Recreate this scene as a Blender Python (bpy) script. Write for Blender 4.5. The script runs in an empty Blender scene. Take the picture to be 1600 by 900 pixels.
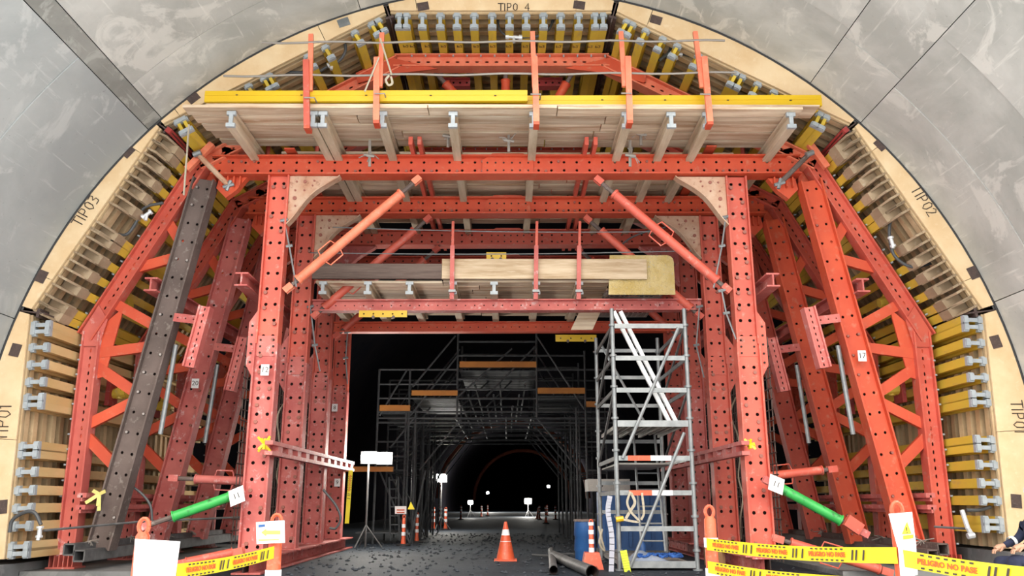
import bpy, bmesh, math, random
from mathutils import Vector as V, Matrix
random.seed(7)
C = bpy.context.scene.collection
# ------------------------------------------------------------------ camera, sky, sun, exposure
F = 1300.0; TH = math.atan(335/1300.0); H = 1.2; PSI = math.atan(7/1300.0)
cd = bpy.data.cameras.new('camera'); cam = bpy.data.objects.new('camera', cd); C.objects.link(cam)
cd.sensor_width = 36; cd.lens = F/1600*36; cd.clip_end = 500; cd.clip_start = .05
cam.location = (0, 0, H); cam.rotation_euler = (math.pi/2+TH, 0, -PSI)
bpy.context.scene.camera = cam
w = bpy.data.worlds.new('hazy_sky'); bpy.context.scene.world = w; w.use_nodes = True
wn = w.node_tree.nodes; wl = w.node_tree.links
bg = wn['Background']; bg.inputs[1].default_value = 1.05
sky = wn.new('ShaderNodeTexSky'); sky.sky_type = 'NISHITA'; sky.sun_disc = False
sky.sun_elevation = math.radians(38); sky.sun_rotation = math.radians(180); sky.dust_density = 6; sky.air_density = 1.5
mixw = wn.new('ShaderNodeMix'); mixw.data_type = 'RGBA'; mixw.inputs[0].default_value = .97
wl.new(sky.outputs[0], mixw.inputs[6]); mixw.inputs[7].default_value = (1.0, 1.0, 1.0, 1)
wl.new(mixw.outputs[2], bg.inputs[0])
sl = bpy.data.lights.new('sun', 'SUN'); sl.energy = .25; sl.angle = math.radians(25); sl.color = (1, .95, .86)
so = bpy.data.objects.new('sun', sl); C.objects.link(so)
so.rotation_euler = V((.12, 1, -.7)).to_track_quat('-Z', 'Y').to_euler()
vs = bpy.context.scene.view_settings
vs.view_transform = 'Standard'; vs.look = 'None'; vs.gamma = 1; vs.exposure = 1.42; vs.use_curve_mapping = False

# ------------------------------------------------------------------ helpers
_f = V((math.sin(PSI)*math.cos(TH), math.cos(PSI)*math.cos(TH), math.sin(TH)))
_r = V((math.cos(PSI), -math.sin(PSI), 0)); _u = _r.cross(_f)
def P(px, py, Y):                       # where a point of the photograph lies on the vertical plane at distance Y
    d = _f*F + _r*(px-800) - _u*(py-450)
    t = Y/d.y
    return V((d.x*t, Y, H+d.z*t))
def GZ(px, py, Z=0):                    # the point of the photograph on the level Z
    d = _f*F + _r*(px-800) - _u*(py-450)
    t = (Z-H)/d.z
    return V((d.x*t, d.y*t, Z))

class MB:
    def __init__(s): s.v = []; s.f = []; s.m = []
    def add(s, vs, fs, mi=0):
        n = len(s.v); s.v += [tuple(v) for v in vs]; s.f += [tuple(n+i for i in f) for f in fs]; s.m += [mi]*len(fs)
        return s
    def obox(s, c, a, b, d, mi=0):      # centre and three half vectors
        c = V(c); a = V(a); b = V(b); d = V(d)
        if a.cross(b).dot(d) < 0: d = -d
        vs = [c+a*i+b*j+d*k for k in (-1, 1) for j in (-1, 1) for i in (-1, 1)]
        return s.add(vs, [(0,2,3,1),(4,5,7,6),(0,1,5,4),(2,6,7,3),(0,4,6,2),(1,3,7,5)], mi)
    def box(s, x0, x1, y0, y1, z0, z1, mi=0):
        return s.obox(((x0+x1)/2,(y0+y1)/2,(z0+z1)/2), ((x1-x0)/2,0,0), (0,(y1-y0)/2,0), (0,0,(z1-z0)/2), mi)
    def bar(s, p0, p1, wd, th, n=(0,-1,0), mi=0):   # width wd across, thickness th along n
        p0 = V(p0); p1 = V(p1); a = (p1-p0); L = a.length; a.normalize()
        n = V(n); n = (n-a*n.dot(a)).normalized(); q = a.cross(n)
        return s.obox((p0+p1)/2, a*L/2, q*wd/2, n*th/2, mi)
    def tube(s, pts, r, seg=8, cap=True, mi=0):
        pts = [V(p) for p in pts]; n = len(pts); rings = []
        t = (pts[1]-pts[0]).normalized(); up = V((0,0,1)) if abs(t.z) < .9 else V((1,0,0))
        q = t.cross(up).normalized()
        for i, p in enumerate(pts):
            t = (pts[min(i+1,n-1)]-pts[max(i-1,0)])
            if t.length < 1e-9: t = V((0,0,1))
            t.normalize(); q = (q-t*q.dot(t)).normalized(); b = t.cross(q)
            ri = r[i] if isinstance(r, (list, tuple)) else r
            rings.append([p+(q*math.cos(2*math.pi*k/seg)+b*math.sin(2*math.pi*k/seg))*ri for k in range(seg)])
        vs = [v for g in rings for v in g]
        fs = [(i*seg+k, i*seg+(k+1)%seg, (i+1)*seg+(k+1)%seg, (i+1)*seg+k) for i in range(n-1) for k in range(seg)]
        if cap: fs += [tuple(range(seg))[::-1], tuple((n-1)*seg+k for k in range(seg))]
        return s.add(vs, fs, mi)
    def prism(s, poly, ext, mi=0):      # polygon of 3D points extruded by vector ext
        poly = [V(p) for p in poly]; ext = V(ext); n = len(poly)
        nn = V((0,0,0))
        for i in range(n): nn += poly[i].cross(poly[(i+1)%n])
        if nn.dot(ext) > 0: poly = poly[::-1]
        vs = poly+[p+ext for p in poly]
        fs = [tuple(range(n)), tuple(range(n, 2*n))[::-1]]+[((i+1)%n, i, n+i, n+(i+1)%n) for i in range(n)]
        return s.add(vs, fs, mi)
    def hplate(s, p0, p1, W, n, pitch=.27, rows=2, r=.028, th=.02, mi=0, slot=False):   # plate pierced by rows of holes
        p0 = V(p0); p1 = V(p1); a = p1-p0; L = a.length; a.normalize(); n = V(n); n = (n-a*n.dot(a)).normalized(); q = a.cross(n)
        N = max(1, round(L/pitch)); p = L/N; cw = W/rows; O = 8
        for i in range(N):
            for j in range(rows):
                c = p0+a*(p*(i+.5))+q*(-W/2+cw*(j+.5))
                hw, hh = p/2, cw/2
                inn = []; out = []
                for k in range(O):
                    t = 2*math.pi*(k+.5)/O; ct, st = math.cos(t), math.sin(t)
                    rx = r*(2.2 if slot else 1)
                    inn.append((ct*rx, st*r))
                    m = max(abs(ct), abs(st)); ox, oy = ct/m*hw, st/m*hh
                    out.append((ox, oy))
                # snap outer diagonal points to the corners
                out2 = [((1 if x > 0 else -1)*hw if True else x, y) if abs(abs(x)-hw) < 1e-9 else (x, (1 if y > 0 else -1)*hh) for x, y in out]
                cor = [(hw, hh), (-hw, hh), (-hw, -hh), (hw, -hh)]
                vs = [c+a*x+q*y+n*th/2 for x, y in inn]+[c+a*x+q*y+n*th/2 for x, y in out2]+[c+a*x+q*y+n*th/2 for x, y in cor]+[c+a*x+q*y-n*th/2 for x, y in inn]
                fs = []
                for k in range(O):
                    k2 = (k+1) % O
                    fs.append((k, O+k, O+k2, k2))
                    fs.append((k2, 2*O+4+k2, 2*O+4+k, k))
                fs += [(O+0, 16, O+1), (O+2, 17, O+3), (O+4, 18, O+5), (O+6, 19, O+7)]
                s.add(vs, fs, mi)
        return s
    def hsec(s, p0, p1, W, D, n=(0,-1,0), pitch=.27, rows=2, r=.028, ft=.03, holes=True, slot=False):
        p0 = V(p0); p1 = V(p1); a = (p1-p0).normalized(); n = V(n); n = (n-a*n.dot(a)).normalized(); q = a.cross(n)
        if holes: s.hplate(p0+n*.04, p1+n*.04, W-2*ft, n, pitch, rows, r, .02, slot=slot)
        else: s.bar(p0+n*.04, p1+n*.04, W-2*ft, .02, n)
        s.bar(p0-n*.05, p1-n*.05, W-2*ft, .02, n, 1)  # back plate in the painted shade colour, so the holes read dark
        for g in (-1, 1): s.bar(p0+q*g*(W-ft)/2, p1+q*g*(W-ft)/2, ft, D, n)
        return s
    def ibeam(s, p0, p1, h, wd, up, ft=.05, wt=.05, mi=0):   # I profile, height h along up
        p0 = V(p0); p1 = V(p1); up = V(up).normalized()
        a = (p1-p0).normalized(); up = (up-a*up.dot(a)).normalized()
        for g in (-1, 1): s.bar(p0+up*g*(h-ft)/2, p1+up*g*(h-ft)/2, wd, ft, up, mi)
        s.bar(p0, p1, wt, h-2*ft, up, mi)
        return s
    def build(s, name, mat, parent=None, smooth=False, **kw):
        me = bpy.data.meshes.new(name)
        off = tot(parent) if parent else V((0,0,0))
        if not parent and s.v:
            xs = [v[0] for v in s.v]; ys = [v[1] for v in s.v]; zs = [v[2] for v in s.v]
            off = V(((min(xs)+max(xs))/2, (min(ys)+max(ys))/2, min(zs)))
        me.from_pydata([(v[0]-off.x, v[1]-off.y, v[2]-off.z) for v in s.v], [], s.f)
        mats = mat if isinstance(mat, (list, tuple)) else [mat]
        for m in mats: me.materials.append(m)
        if len(mats) > 1: me.polygons.foreach_set('material_index', s.m)
        if smooth:
            me.polygons.foreach_set('use_smooth', [True]*len(s.f)); me.update(); me.set_sharp_from_angle(angle=.7)
        me.update()
        o = bpy.data.objects.new(name, me); C.objects.link(o)
        if parent: o.parent = parent
        else: o.location = off
        for k, v in kw.items(): o[k] = v
        return o
def tot(o):
    l = V(o.location)
    while o.parent: o = o.parent; l += V(o.location)
    return l
def thing(name, loc, label, cat, group=None):
    o = bpy.data.objects.new(name, None); C.objects.link(o); o.location = loc; o.empty_display_size = .2
    o['label'] = label; o['category'] = cat
    if group: o['group'] = group
    return o
def tag(o, label, cat, group=None):
    o['label'] = label; o['category'] = cat
    if group: o['group'] = group
    return o
def bez(pts, n=8):                       # smooth curve through points
    pts = [V(p) for p in pts]; out = []
    q = [pts[0]*2-pts[1]]+pts+[pts[-1]*2-pts[-2]]
    for i in range(1, len(q)-2):
        for k in range(n):
            t = k/n; a, b, c, d = q[i-1], q[i], q[i+1], q[i+2]
            out.append(.5*((2*b)+(c-a)*t+(2*a-5*b+4*c-d)*t*t+(3*b-a-3*c+d)*t**3))
    return out+[pts[-1]]
def text(s, size, org, xd, yd, mat, parent, name='lettering', depth=.002, align='CENTER'):
    cu = bpy.data.curves.new('t', 'FONT'); cu.body = s; cu.size = size; cu.align_x = align; cu.align_y = 'CENTER'; cu.extrude = depth; cu.offset = size*.03 if len(s) > 8 else 0; cu.resolution_u = 2
    to = bpy.data.objects.new('t', cu); C.objects.link(to)
    me = bpy.data.meshes.new_from_object(to); bpy.data.objects.remove(to); bpy.data.curves.remove(cu)
    xd = V(xd).normalized(); yd = V(yd); yd = (yd-xd*yd.dot(xd)).normalized(); zd = xd.cross(yd)
    M = Matrix((xd, yd, zd)).transposed().to_4x4(); M.translation = V(org)-(tot(parent) if parent else V((0,0,0)))
    me.transform(M); me.name = name; me.materials.clear(); me.materials.append(mat)
    o = bpy.data.objects.new(name, me); C.objects.link(o); o.parent = parent
    return o

# ------------------------------------------------------------------ materials
def mat(name, col, col2=None, scale=3.0, rough=.6, metal=0, bump=.0, stretch=(1,1,1), speck=None, speck_amt=.5, rnd=0, detail=6, lo=.35, hi=.65, emit=None, spec=.5, speck_scale=None, bscale=None):
    m = bpy.data.materials.new(name); m.use_nodes = True; nt = m.node_tree; N = nt.nodes; L = nt.links
    b = N['Principled BSDF']; b.inputs['Roughness'].default_value = rough; b.inputs['Metallic'].default_value = metal
    b.inputs['Specular IOR Level'].default_value = spec
    col = (*col, 1)
    if emit:
        b.inputs['Emission Color'].default_value = col; b.inputs['Emission Strength'].default_value = emit
    if not col2 and not speck and not rnd and not bump:
        b.inputs['Base Color'].default_value = col; return m
    tc = N.new('ShaderNodeTexCoord'); mp = N.new('ShaderNodeMapping'); mp.inputs['Scale'].default_value = stretch
    oi = N.new('ShaderNodeObjectInfo')
    add = N.new('ShaderNodeVectorMath'); add.operation = 'ADD'
    mul = N.new('ShaderNodeMath'); mul.operation = 'MULTIPLY'; mul.inputs[1].default_value = 37.0
    L.new(oi.outputs['Random'], mul.inputs[0]); L.new(tc.outputs['Object'], mp.inputs[0])
    L.new(mp.outputs[0], add.inputs[0]); L.new(mul.outputs[0], add.inputs[1])
    n1 = N.new('ShaderNodeTexNoise'); n1.inputs['Scale'].default_value = scale; n1.inputs['Detail'].default_value = detail; n1.inputs['Roughness'].default_value = .6
    L.new(add.outputs[0], n1.inputs['Vector'])
    r1 = N.new('ShaderNodeMapRange'); r1.inputs[1].default_value = lo; r1.inputs[2].default_value = hi; L.new(n1.outputs[0], r1.inputs[0])
    mx = N.new('ShaderNodeMix'); mx.data_type = 'RGBA'; mx.inputs[6].default_value = col; mx.inputs[7].default_value = (*(col2 or col[:3]), 1)
    L.new(r1.outputs[0], mx.inputs[0]); out = mx.outputs[2]
    if speck:
        n2 = N.new('ShaderNodeTexNoise'); n2.inputs['Scale'].default_value = speck_scale or scale*5; n2.inputs['Detail'].default_value = 8; n2.inputs['Roughness'].default_value = .7
        L.new(add.outputs[0], n2.inputs['Vector'])
        r2 = N.new('ShaderNodeMapRange'); r2.inputs[1].default_value = .56; r2.inputs[2].default_value = .68; r2.inputs[4].default_value = speck_amt; L.new(n2.outputs[0], r2.inputs[0])
        m2 = N.new('ShaderNodeMix'); m2.data_type = 'RGBA'; L.new(r2.outputs[0], m2.inputs[0]); L.new(out, m2.inputs[6]); m2.inputs[7].default_value = (*speck, 1); out = m2.outputs[2]
    if rnd:
        hs = N.new('ShaderNodeHueSaturation'); r3 = N.new('ShaderNodeMapRange'); r3.inputs[3].default_value = 1-rnd; r3.inputs[4].default_value = 1+rnd
        L.new(oi.outputs['Random'], r3.inputs[0]); L.new(r3.outputs[0], hs.inputs['Value']); L.new(out, hs.inputs['Color']); out = hs.outputs[0]
    L.new(out, b.inputs['Base Color'])
    if bump:
        bn = N.new('ShaderNodeBump'); bn.inputs['Strength'].default_value = bump; bn.inputs['Distance'].default_value = .03
        if bscale:
            n3 = N.new('ShaderNodeTexNoise'); n3.inputs['Scale'].default_value = bscale; n3.inputs['Detail'].default_value = 8; L.new(add.outputs[0], n3.inputs['Vector']); L.new(n3.outputs[0], bn.inputs['Height'])
        else: L.new(n1.outputs[0], bn.inputs['Height'])
        L.new(bn.outputs[0], b.inputs['Normal'])
    return m
RUST = (.16, .055, .03); DUST = (.50, .33, .27)
M = {}
M['inner'] = mat('hollow_shade_dark', (.035,.018,.014), rough=.8)  # near-black colour paints the shade inside bolt holes and hollow members
M['red'] = mat('red_orange_paint', (.66,.125,.08), (.55,.09,.06), 1.3, .5, speck=DUST, speck_amt=.55, speck_scale=7, rnd=.08)
M['orange'] = mat('bright_orange_paint', (.66,.10,.04), (.56,.07,.03), 1.1, .5, speck=(.55,.28,.18), speck_amt=.4, speck_scale=6, rnd=.06)
M['pink'] = mat('dusty_red_paint', (.60,.17,.145), (.46,.10,.09), 1.6, .65, speck=(.66,.48,.46), speck_amt=.8, speck_scale=6, rnd=.06)
M['legdust'] = mat('whitened_red_paint', (.66,.17,.13), (.52,.11,.09), 1.4, .7, speck=(.80,.76,.76), speck_amt=.9, speck_scale=1.6)
M['dred'] = mat('dark_red_paint', (.42,.045,.04), (.30,.04,.035), 2, .6, speck=DUST, speck_amt=.4)
M['peach'] = mat('faded_orange_paint', (.86,.25,.14), (.75,.17,.09), 3, .5, speck=(.6,.4,.33), speck_amt=.5)
M['brown'] = mat('weathered_grey_brown_steel', (.16,.118,.105), (.10,.072,.063), 2, .7, speck=(.33,.29,.26), speck_amt=.6, speck_scale=8)
M['rustplate'] = mat('rust_stained_bare_steel', (.62,.45,.33), (.50,.27,.17), 2.2, .6, speck=(.25,.09,.05), speck_amt=.7, speck_scale=9)
M['bolt'] = mat('zinc_bolt', (.42,.38,.36), rough=.45, metal=.6)
M['rbolt'] = mat('painted_bolt', (.33,.12,.09), rough=.6)
M['galv'] = mat('galvanised_steel', (.30,.32,.33), (.20,.22,.23), 5, .42, .35, speck=(.25,.25,.25), speck_amt=.3)
M['scaf'] = mat('dark_scaffold_steel', (.085,.09,.095), (.05,.055,.06), 5, .6, .3)
M['galvd'] = mat('dusty_galvanised_steel', (.17,.17,.17), (.10,.10,.10), 5, .6, .3)
M['alu'] = mat('bright_aluminium', (.68,.70,.72), rough=.45, metal=.3)
M['cap'] = mat('pale_blue_grey_plastic_cap', (.44,.49,.52), (.34,.38,.41), 6, .5, speck=(.33,.28,.22), speck_amt=.4)
M['yb'] = mat('yellow_painted_timber', (.74,.53,.06), (.62,.44,.05), 1.4, .55, stretch=(1,.25,1), speck=(.45,.30,.14), speck_amt=.5, rnd=.1)
M['tb'] = mat('tan_painted_timber', (.78,.58,.29), (.66,.45,.19), 1.4, .6, stretch=(1,.25,1), speck=(.5,.38,.22), speck_amt=.4, rnd=.08)
M['gb'] = mat('dusty_grey_timber', (.46,.35,.23), (.33,.24,.15), 2.5, .8, stretch=(1,.5,1), speck=(.55,.47,.38), speck_amt=.5, rnd=.12)
M['yel'] = mat('clean_yellow_timber', (.72,.47,.01), (.66,.41,.01), 1, .4, stretch=(.3,1,1), speck=(.75,.42,.02), speck_amt=.4, rnd=.03)
M['rib'] = mat('brown_rib_timber', (.66,.49,.30), (.46,.32,.18), 2, .8, speck=(.25,.16,.09), speck_amt=.4, rnd=.22)
M['ribt'] = mat('pale_rib_timber', (.68,.52,.31), (.54,.38,.21), 2, .8, speck=(.3,.2,.1), speck_amt=.3, rnd=.2)
M['ply'] = mat('pale_plywood', (.86,.66,.41), (.76,.53,.29), 1.8, .6, stretch=(1,1,1), speck=(.88,.70,.48), speck_amt=.6, rnd=.06, detail=9)
M['skin'] = mat('shuttering_board', (.16,.10,.06), (.10,.06,.04), 2, .8)
M['plank'] = mat('weathered_plank', (.78,.66,.50), (.44,.29,.18), 1.5, .8, stretch=(.35,4,6), speck=(.86,.80,.70), speck_amt=.6, speck_scale=9, rnd=.22, bump=.25, detail=9)
M['plankd'] = mat('dark_wet_plank', (.17,.125,.105), (.09,.06,.05), 1.6, .75, stretch=(.4,4,6), speck=(.3,.24,.2), speck_amt=.4, speck_scale=9, bump=.3)
M['plankl'] = mat('pale_thick_plank', (.66,.53,.37), (.40,.28,.16), 1.8, .8, stretch=(.4,4,5), speck=(.75,.66,.52), speck_amt=.5, speck_scale=9, bump=.3)
M['joist'] = mat('grey_beige_joist_timber', (.66,.56,.42), (.48,.38,.26), 2, .75, stretch=(3,.4,3), speck=(.66,.6,.5), speck_amt=.5, rnd=.1)
M['check'] = mat('worn_checker_plate', (.62,.50,.24), (.52,.38,.12), 3, .6, speck=(.45,.42,.36), speck_amt=.7, speck_scale=20, bump=.6, bscale=60)
M['perf'] = mat('perforated_steel_deck', (.42,.40,.37), (.30,.28,.26), 3, .6, .3, speck=(.5,.45,.38), speck_amt=.5)
M['black'] = mat('black_rubber', (.02,.02,.022), rough=.6)
M['hose'] = mat('dark_grey_hose', (.07,.075,.08), rough=.5)
M['plate'] = mat('dark_brown_steel_plate', (.06,.04,.038), (.10,.065,.055), 9, .6, speck=(.3,.25,.22), speck_amt=.4)
M['white'] = mat('white_board', (.86,.86,.86), rough=.5)
M['ink'] = mat('dark_ink', (.05,.035,.03), rough=.8)
M['redink'] = mat('red_print', (.70,.10,.02), rough=.7)
M['orink'] = mat('orange_print', (.90,.42,.10), rough=.7)
M['tape'] = mat('yellow_warning_tape', (.76,.62,.02), rough=.4)
M['post'] = mat('orange_plastic', (.66,.11,.04), (.58,.08,.03), 3, .45, speck=(.8,.4,.3), speck_amt=.3)
M['refl'] = mat('white_reflective_sleeve', (.82,.82,.84), rough=.35)
M['green'] = mat('green_paint', (.05,.48,.10), (.03,.36,.07), 3, .45, speck=(.02,.06,.03), speck_amt=.8, speck_scale=8)
M['blue'] = mat('blue_plastic', (.02,.10,.30), (.015,.07,.22), 2, .5, speck=(.1,.2,.35), speck_amt=.3)
M['cord'] = mat('pale_rope', (.48,.43,.33), rough=.9)
M['wire'] = mat('thin_steel_wire', (.33,.30,.27), rough=.6, metal=.3)
M['navy'] = mat('navy_workwear', (.012,.016,.04), (.02,.025,.06), 8, .9, bump=.2)
M['band'] = mat('reflective_band', (.78,.80,.82), rough=.4)
M['skn'] = mat('skin', (.45,.25,.16), rough=.55)
M['toe'] = mat('orange_brown_toe_board', (.50,.20,.035), (.40,.15,.03), 2, .7)
M['lampw'] = mat('lit_floodlight_glass', (1,.97,.88), emit=45)
M['lamps'] = mat('lit_lamp_glass', (1,.97,.9), emit=30)
M['membr'] = mat('rust_red_ring', (.42,.10,.045), (.28,.07,.035), .5, .6)
M['cardb'] = mat('brown_cardboard', (.35,.2,.1), rough=.9)
M['conc'] = None

def concrete(name, a, b, cc, sc=.45, rough=.75):
    m = bpy.data.materials.new(name); m.use_nodes = True; nt = m.node_tree; N = nt.nodes; L = nt.links; B = N['Principled BSDF']; B.inputs['Roughness'].default_value = .92; B.inputs['Specular IOR Level'].default_value = .15
    tc = N.new('ShaderNodeTexCoord'); oi = N.new('ShaderNodeObjectInfo'); ad = N.new('ShaderNodeVectorMath'); ad.operation = 'ADD'
    mu = N.new('ShaderNodeMath'); mu.operation = 'MULTIPLY'; mu.inputs[1].default_value = 11; L.new(oi.outputs['Random'], mu.inputs[0])
    L.new(tc.outputs['Object'], ad.inputs[0]); L.new(mu.outputs[0], ad.inputs[1])
    def noise(s, d, lo, hi, dist=0, vec=None):
        n = N.new('ShaderNodeTexNoise'); n.inputs['Scale'].default_value = s; n.inputs['Detail'].default_value = d; n.inputs['Distortion'].default_value = dist; n.inputs['Roughness'].default_value = .62
        L.new(vec or ad.outputs[0], n.inputs['Vector'])
        r = N.new('ShaderNodeMapRange'); r.inputs[1].default_value = lo; r.inputs[2].default_value = hi; L.new(n.outputs[0], r.inputs[0]); return n, r
    n1, r1 = noise(sc, 8, .40, .60, .4)
    m1 = N.new('ShaderNodeMix'); m1.data_type = 'RGBA'; m1.inputs[6].default_value = (*a,1); m1.inputs[7].default_value = (*b,1); L.new(r1.outputs[0], m1.inputs[0])
    n2, r2 = noise(sc*2.2, 10, .54, .60, 1.2); r2.inputs[4].default_value = .6
    m2 = N.new('ShaderNodeMix'); m2.data_type = 'RGBA'; L.new(m1.outputs[2], m2.inputs[6]); m2.inputs[7].default_value = (*cc,1); L.new(r2.outputs[0], m2.inputs[0])
    mp = N.new('ShaderNodeMapping'); mp.inputs['Scale'].default_value = (9,.7,9); L.new(ad.outputs[0], mp.inputs[0])
    n3, r3 = noise(1.1, 6, .60, .72, 0, mp.outputs[0]); r3.inputs[4].default_value = .45
    m3 = N.new('ShaderNodeMix'); m3.data_type = 'RGBA'; L.new(m2.outputs[2], m3.inputs[6]); m3.inputs[7].default_value = (*[x*1.25 for x in cc],1); L.new(r3.outputs[0], m3.inputs[0])
    n4, r4 = noise(14, 10, .66, .72); r4.inputs[4].default_value = .5
    m4 = N.new('ShaderNodeMix'); m4.data_type = 'RGBA'; L.new(m3.outputs[2], m4.inputs[6]); m4.inputs[7].default_value = (.2,.19,.17,1); L.new(r4.outputs[0], m4.inputs[0])
    hs = N.new('ShaderNodeHueSaturation'); rr = N.new('ShaderNodeMapRange'); rr.inputs[3].default_value = .93; rr.inputs[4].default_value = 1.07; L.new(oi.outputs['Random'], rr.inputs[0]); L.new(rr.outputs[0], hs.inputs['Value'])
    L.new(m4.outputs[2], hs.inputs['Color']); L.new(hs.outputs[0], B.inputs['Base Color'])
    bn = N.new('ShaderNodeBump'); bn.inputs['Strength'].default_value = .12; bn.inputs['Distance'].default_value = .01; L.new(n2.outputs[0], bn.inputs['Height']); L.new(bn.outputs[0], B.inputs['Normal'])
    return m
M['conc'] = concrete('cast_concrete', (.41,.41,.385), (.56,.555,.525), (.70,.685,.64))
M['concg'] = concrete('smooth_grey_concrete', (.36,.38,.38), (.46,.48,.475), (.57,.585,.57), .35)
M['concb'] = concrete('darker_concrete_band', (.27,.27,.25), (.35,.35,.325), (.5,.5,.47), .8)
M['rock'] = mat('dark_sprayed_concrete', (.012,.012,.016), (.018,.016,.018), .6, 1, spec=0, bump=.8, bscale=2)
M['kerb'] = concrete('footing_concrete', (.17,.175,.175), (.24,.245,.245), (.30,.30,.29), .8)
M['pale'] = mat('pale_bounce_ground', (.70,.71,.70), (.64,.65,.64), .6, .9)  # unseen near ground, made extra pale to bounce light onto vault and plank undersides
M['gravel'] = mat('grey_gravel_floor', (.036,.047,.062), (.020,.027,.037), .8, .75, spec=.25, speck=(.14,.15,.165), speck_amt=.6, speck_scale=22, bump=.9, bscale=9)

# ------------------------------------------------------------------ the setting
CX, CZ, R = .04, 1.93, 8.90            # the tunnel's circle
def ang(px, py, Y=14.2):
    p = P(px, py, Y); return math.atan2(p.z-CZ, p.x-CX)
def arcpt(a, r, Y): return V((CX+r*math.cos(a), Y, CZ+r*math.sin(a)))
def arc_panel(a0, a1, y0, y1, r0=R+.02, r1=R+.6):
    b = MB(); n = max(2, int(abs(a1-a0)/.035)); vs = []
    for i in range(n+1):
        a = a0+(a1-a0)*i/n
        vs += [arcpt(a, r0, y0), arcpt(a, r0, y1), arcpt(a, r1, y1), arcpt(a, r1, y0)]
    fs = []
    for i in range(n):
        k = i*4
        for j in range(4): fs.append((k+j, k+(j+1)%4, k+4+(j+1)%4, k+4+j))
    fs += [(0,3,2,1), (n*4, n*4+1, n*4+2, n*4+3)]
    b.add(vs, fs); return b
amin = math.asin((-CZ-.1)/(R+.3))
floor = MB().box(-14, 14, 12, 190, -.3, 0).build('floor', M['gravel']); floor['kind'] = 'structure'
floor = MB().box(-70, 70, -80, 12, -.3, 0).build('floor', M['pale']); floor['kind'] = 'structure'  # unseen near ground, made extra pale to bounce light
def lining(name, cuts, ycuts, m):
    root = bpy.data.objects.new(name, None); C.objects.link(root); root['kind'] = 'structure'; root.location = (0, 11.5, 0)
    for i in range(len(cuts)-1):
        ys = ycuts[i % len(ycuts)]
        for j in range(len(ys)-1):
            dr = random.uniform(-.012, .012)
            arc_panel(cuts[i]+.0008, cuts[i+1]-.0008, ys[j]+.006, ys[j+1]-.006, R+.03+dr).build('concrete_panel', m[i % len(m)], root, True)
    return root
aR = [ang(1550,473), ang(1350,187), ang(1270,125), ang(960,6)]
aL = [ang(600,12), ang(252,184), ang(230,201), ang(30,500)]
lining('wall_right', [amin, aR[0], aR[1]], [[9.3, 14.3], [9.3, 11.2, 12.8, 14.3]], [M['conc']])
lining('ceiling', [aR[1], aR[2], aR[3]-.02, aL[0]+.05, aL[1]], [[9.3, 12.55, 14.3], [9.3, 12.3, 14.3], [9.3, 11.9, 14.3], [9.3, 12.9, 14.3]], [M['conc']])
lining('wall_left', [aL[1], aL[2], aL[3], math.pi-amin], [[9.3, 14.3], [9.3, 11.6, 14.3], [9.3, 14.3]], [M['concb'], M['concg'], M['concg']])
# dark tunnel beyond, bending gently to the right
def tcx(Y): return CX+(0 if Y < 50 else (Y-50)**2*.0003)
b = MB(); vs = []; Yl = [14.32, 18, 24, 32, 42, 55, 70, 85, 100, 120, 140, 160, 185]; n = 28
for Y in Yl:
    for i in range(n+1):
        a = amin-.02+(math.pi-2*amin+.04)*i/n
        vs.append(V((tcx(Y)+9.45*math.cos(a), Y, CZ+9.45*math.sin(a))))
b.add(vs, [(j*(n+1)+i, j*(n+1)+i+1, (j+1)*(n+1)+i+1, (j+1)*(n+1)+i) for j in range(len(Yl)-1) for i in range(n)])
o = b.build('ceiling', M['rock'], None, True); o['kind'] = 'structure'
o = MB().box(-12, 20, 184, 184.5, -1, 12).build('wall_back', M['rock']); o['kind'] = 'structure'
for k, (Yr, r1) in enumerate(((95, 8.3), (140, 7.9))):       # red waterproofing rings far inside
    b = MB(); b.tube([V((tcx(Yr)+r1*math.cos(a), Yr, CZ-.3+r1*math.sin(a))) for a in [math.pi*i/28 for i in range(29)]], .28, 8)
    tag(b.build('membrane_ring', M['membr'], None, True), ['nearer rust red arch ring deep inside the dark tunnel', 'farther rust red arch ring deep inside the dark tunnel'][k], 'arch ring')
for s, nm in ((-1, 'left'), (1, 'right')):                  # footings
    zt = .22 if s < 0 else .42
    b = MB(); b.box(min(s*8.12, s*9.3), max(s*8.12, s*9.3), 9.3, 23.5, -.1, zt)
    o = b.build('trim_1' if s < 0 else 'trim_2', M['kerb']); o['kind'] = 'structure'
    b = MB(); b.box(min(s*5.6, s*8.1), max(s*5.6, s*8.1), 14.6, 24, -.1, .09)
    o = b.build('trim_3' if s < 0 else 'trim_4', M['kerb']); o['kind'] = 'structure'
# dark rubber seal between concrete and formwork
b = MB(); a0 = ang(-20, 885); a0 = math.pi-amin+.0
b.tube([arcpt(amin+.1+(math.pi-2*amin-.2)*i/80, R+.005, 14.17) for i in range(81)], .022, 6)
o = b.build('trim_5', M['black'], None, True); o['kind'] = 'structure'
# gravel lumps
b = MB()
for i in range(1500):
    y = random.uniform(10, 34); x = random.uniform(-4.0, 5.5) if y > 13 else random.uniform(-5, 5); s = random.uniform(.012, .05)
    c = V((x, y, s*.3)); vs = [c+V((random.uniform(-1,1)*s*.3+dx*s, random.uniform(-1,1)*s*.3+dy*s, dz*s*.7)) for dx,dy,dz in ((1,0,0),(0,1,0),(-1,0,0),(0,-1,0),(0,0,1),(0,0,-1))]
    b.add(vs, [(0,1,4),(1,2,4),(2,3,4),(3,0,4),(1,0,5),(2,1,5),(3,2,5),(0,3,5)])
o = b.build('gravel', mat('gravel_stone', (.058,.068,.082), (.036,.043,.053), 3, .8, bump=.1)); tag(o, 'loose grey gravel scattered on the tunnel floor', 'gravel'); o['kind'] = 'stuff'

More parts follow.
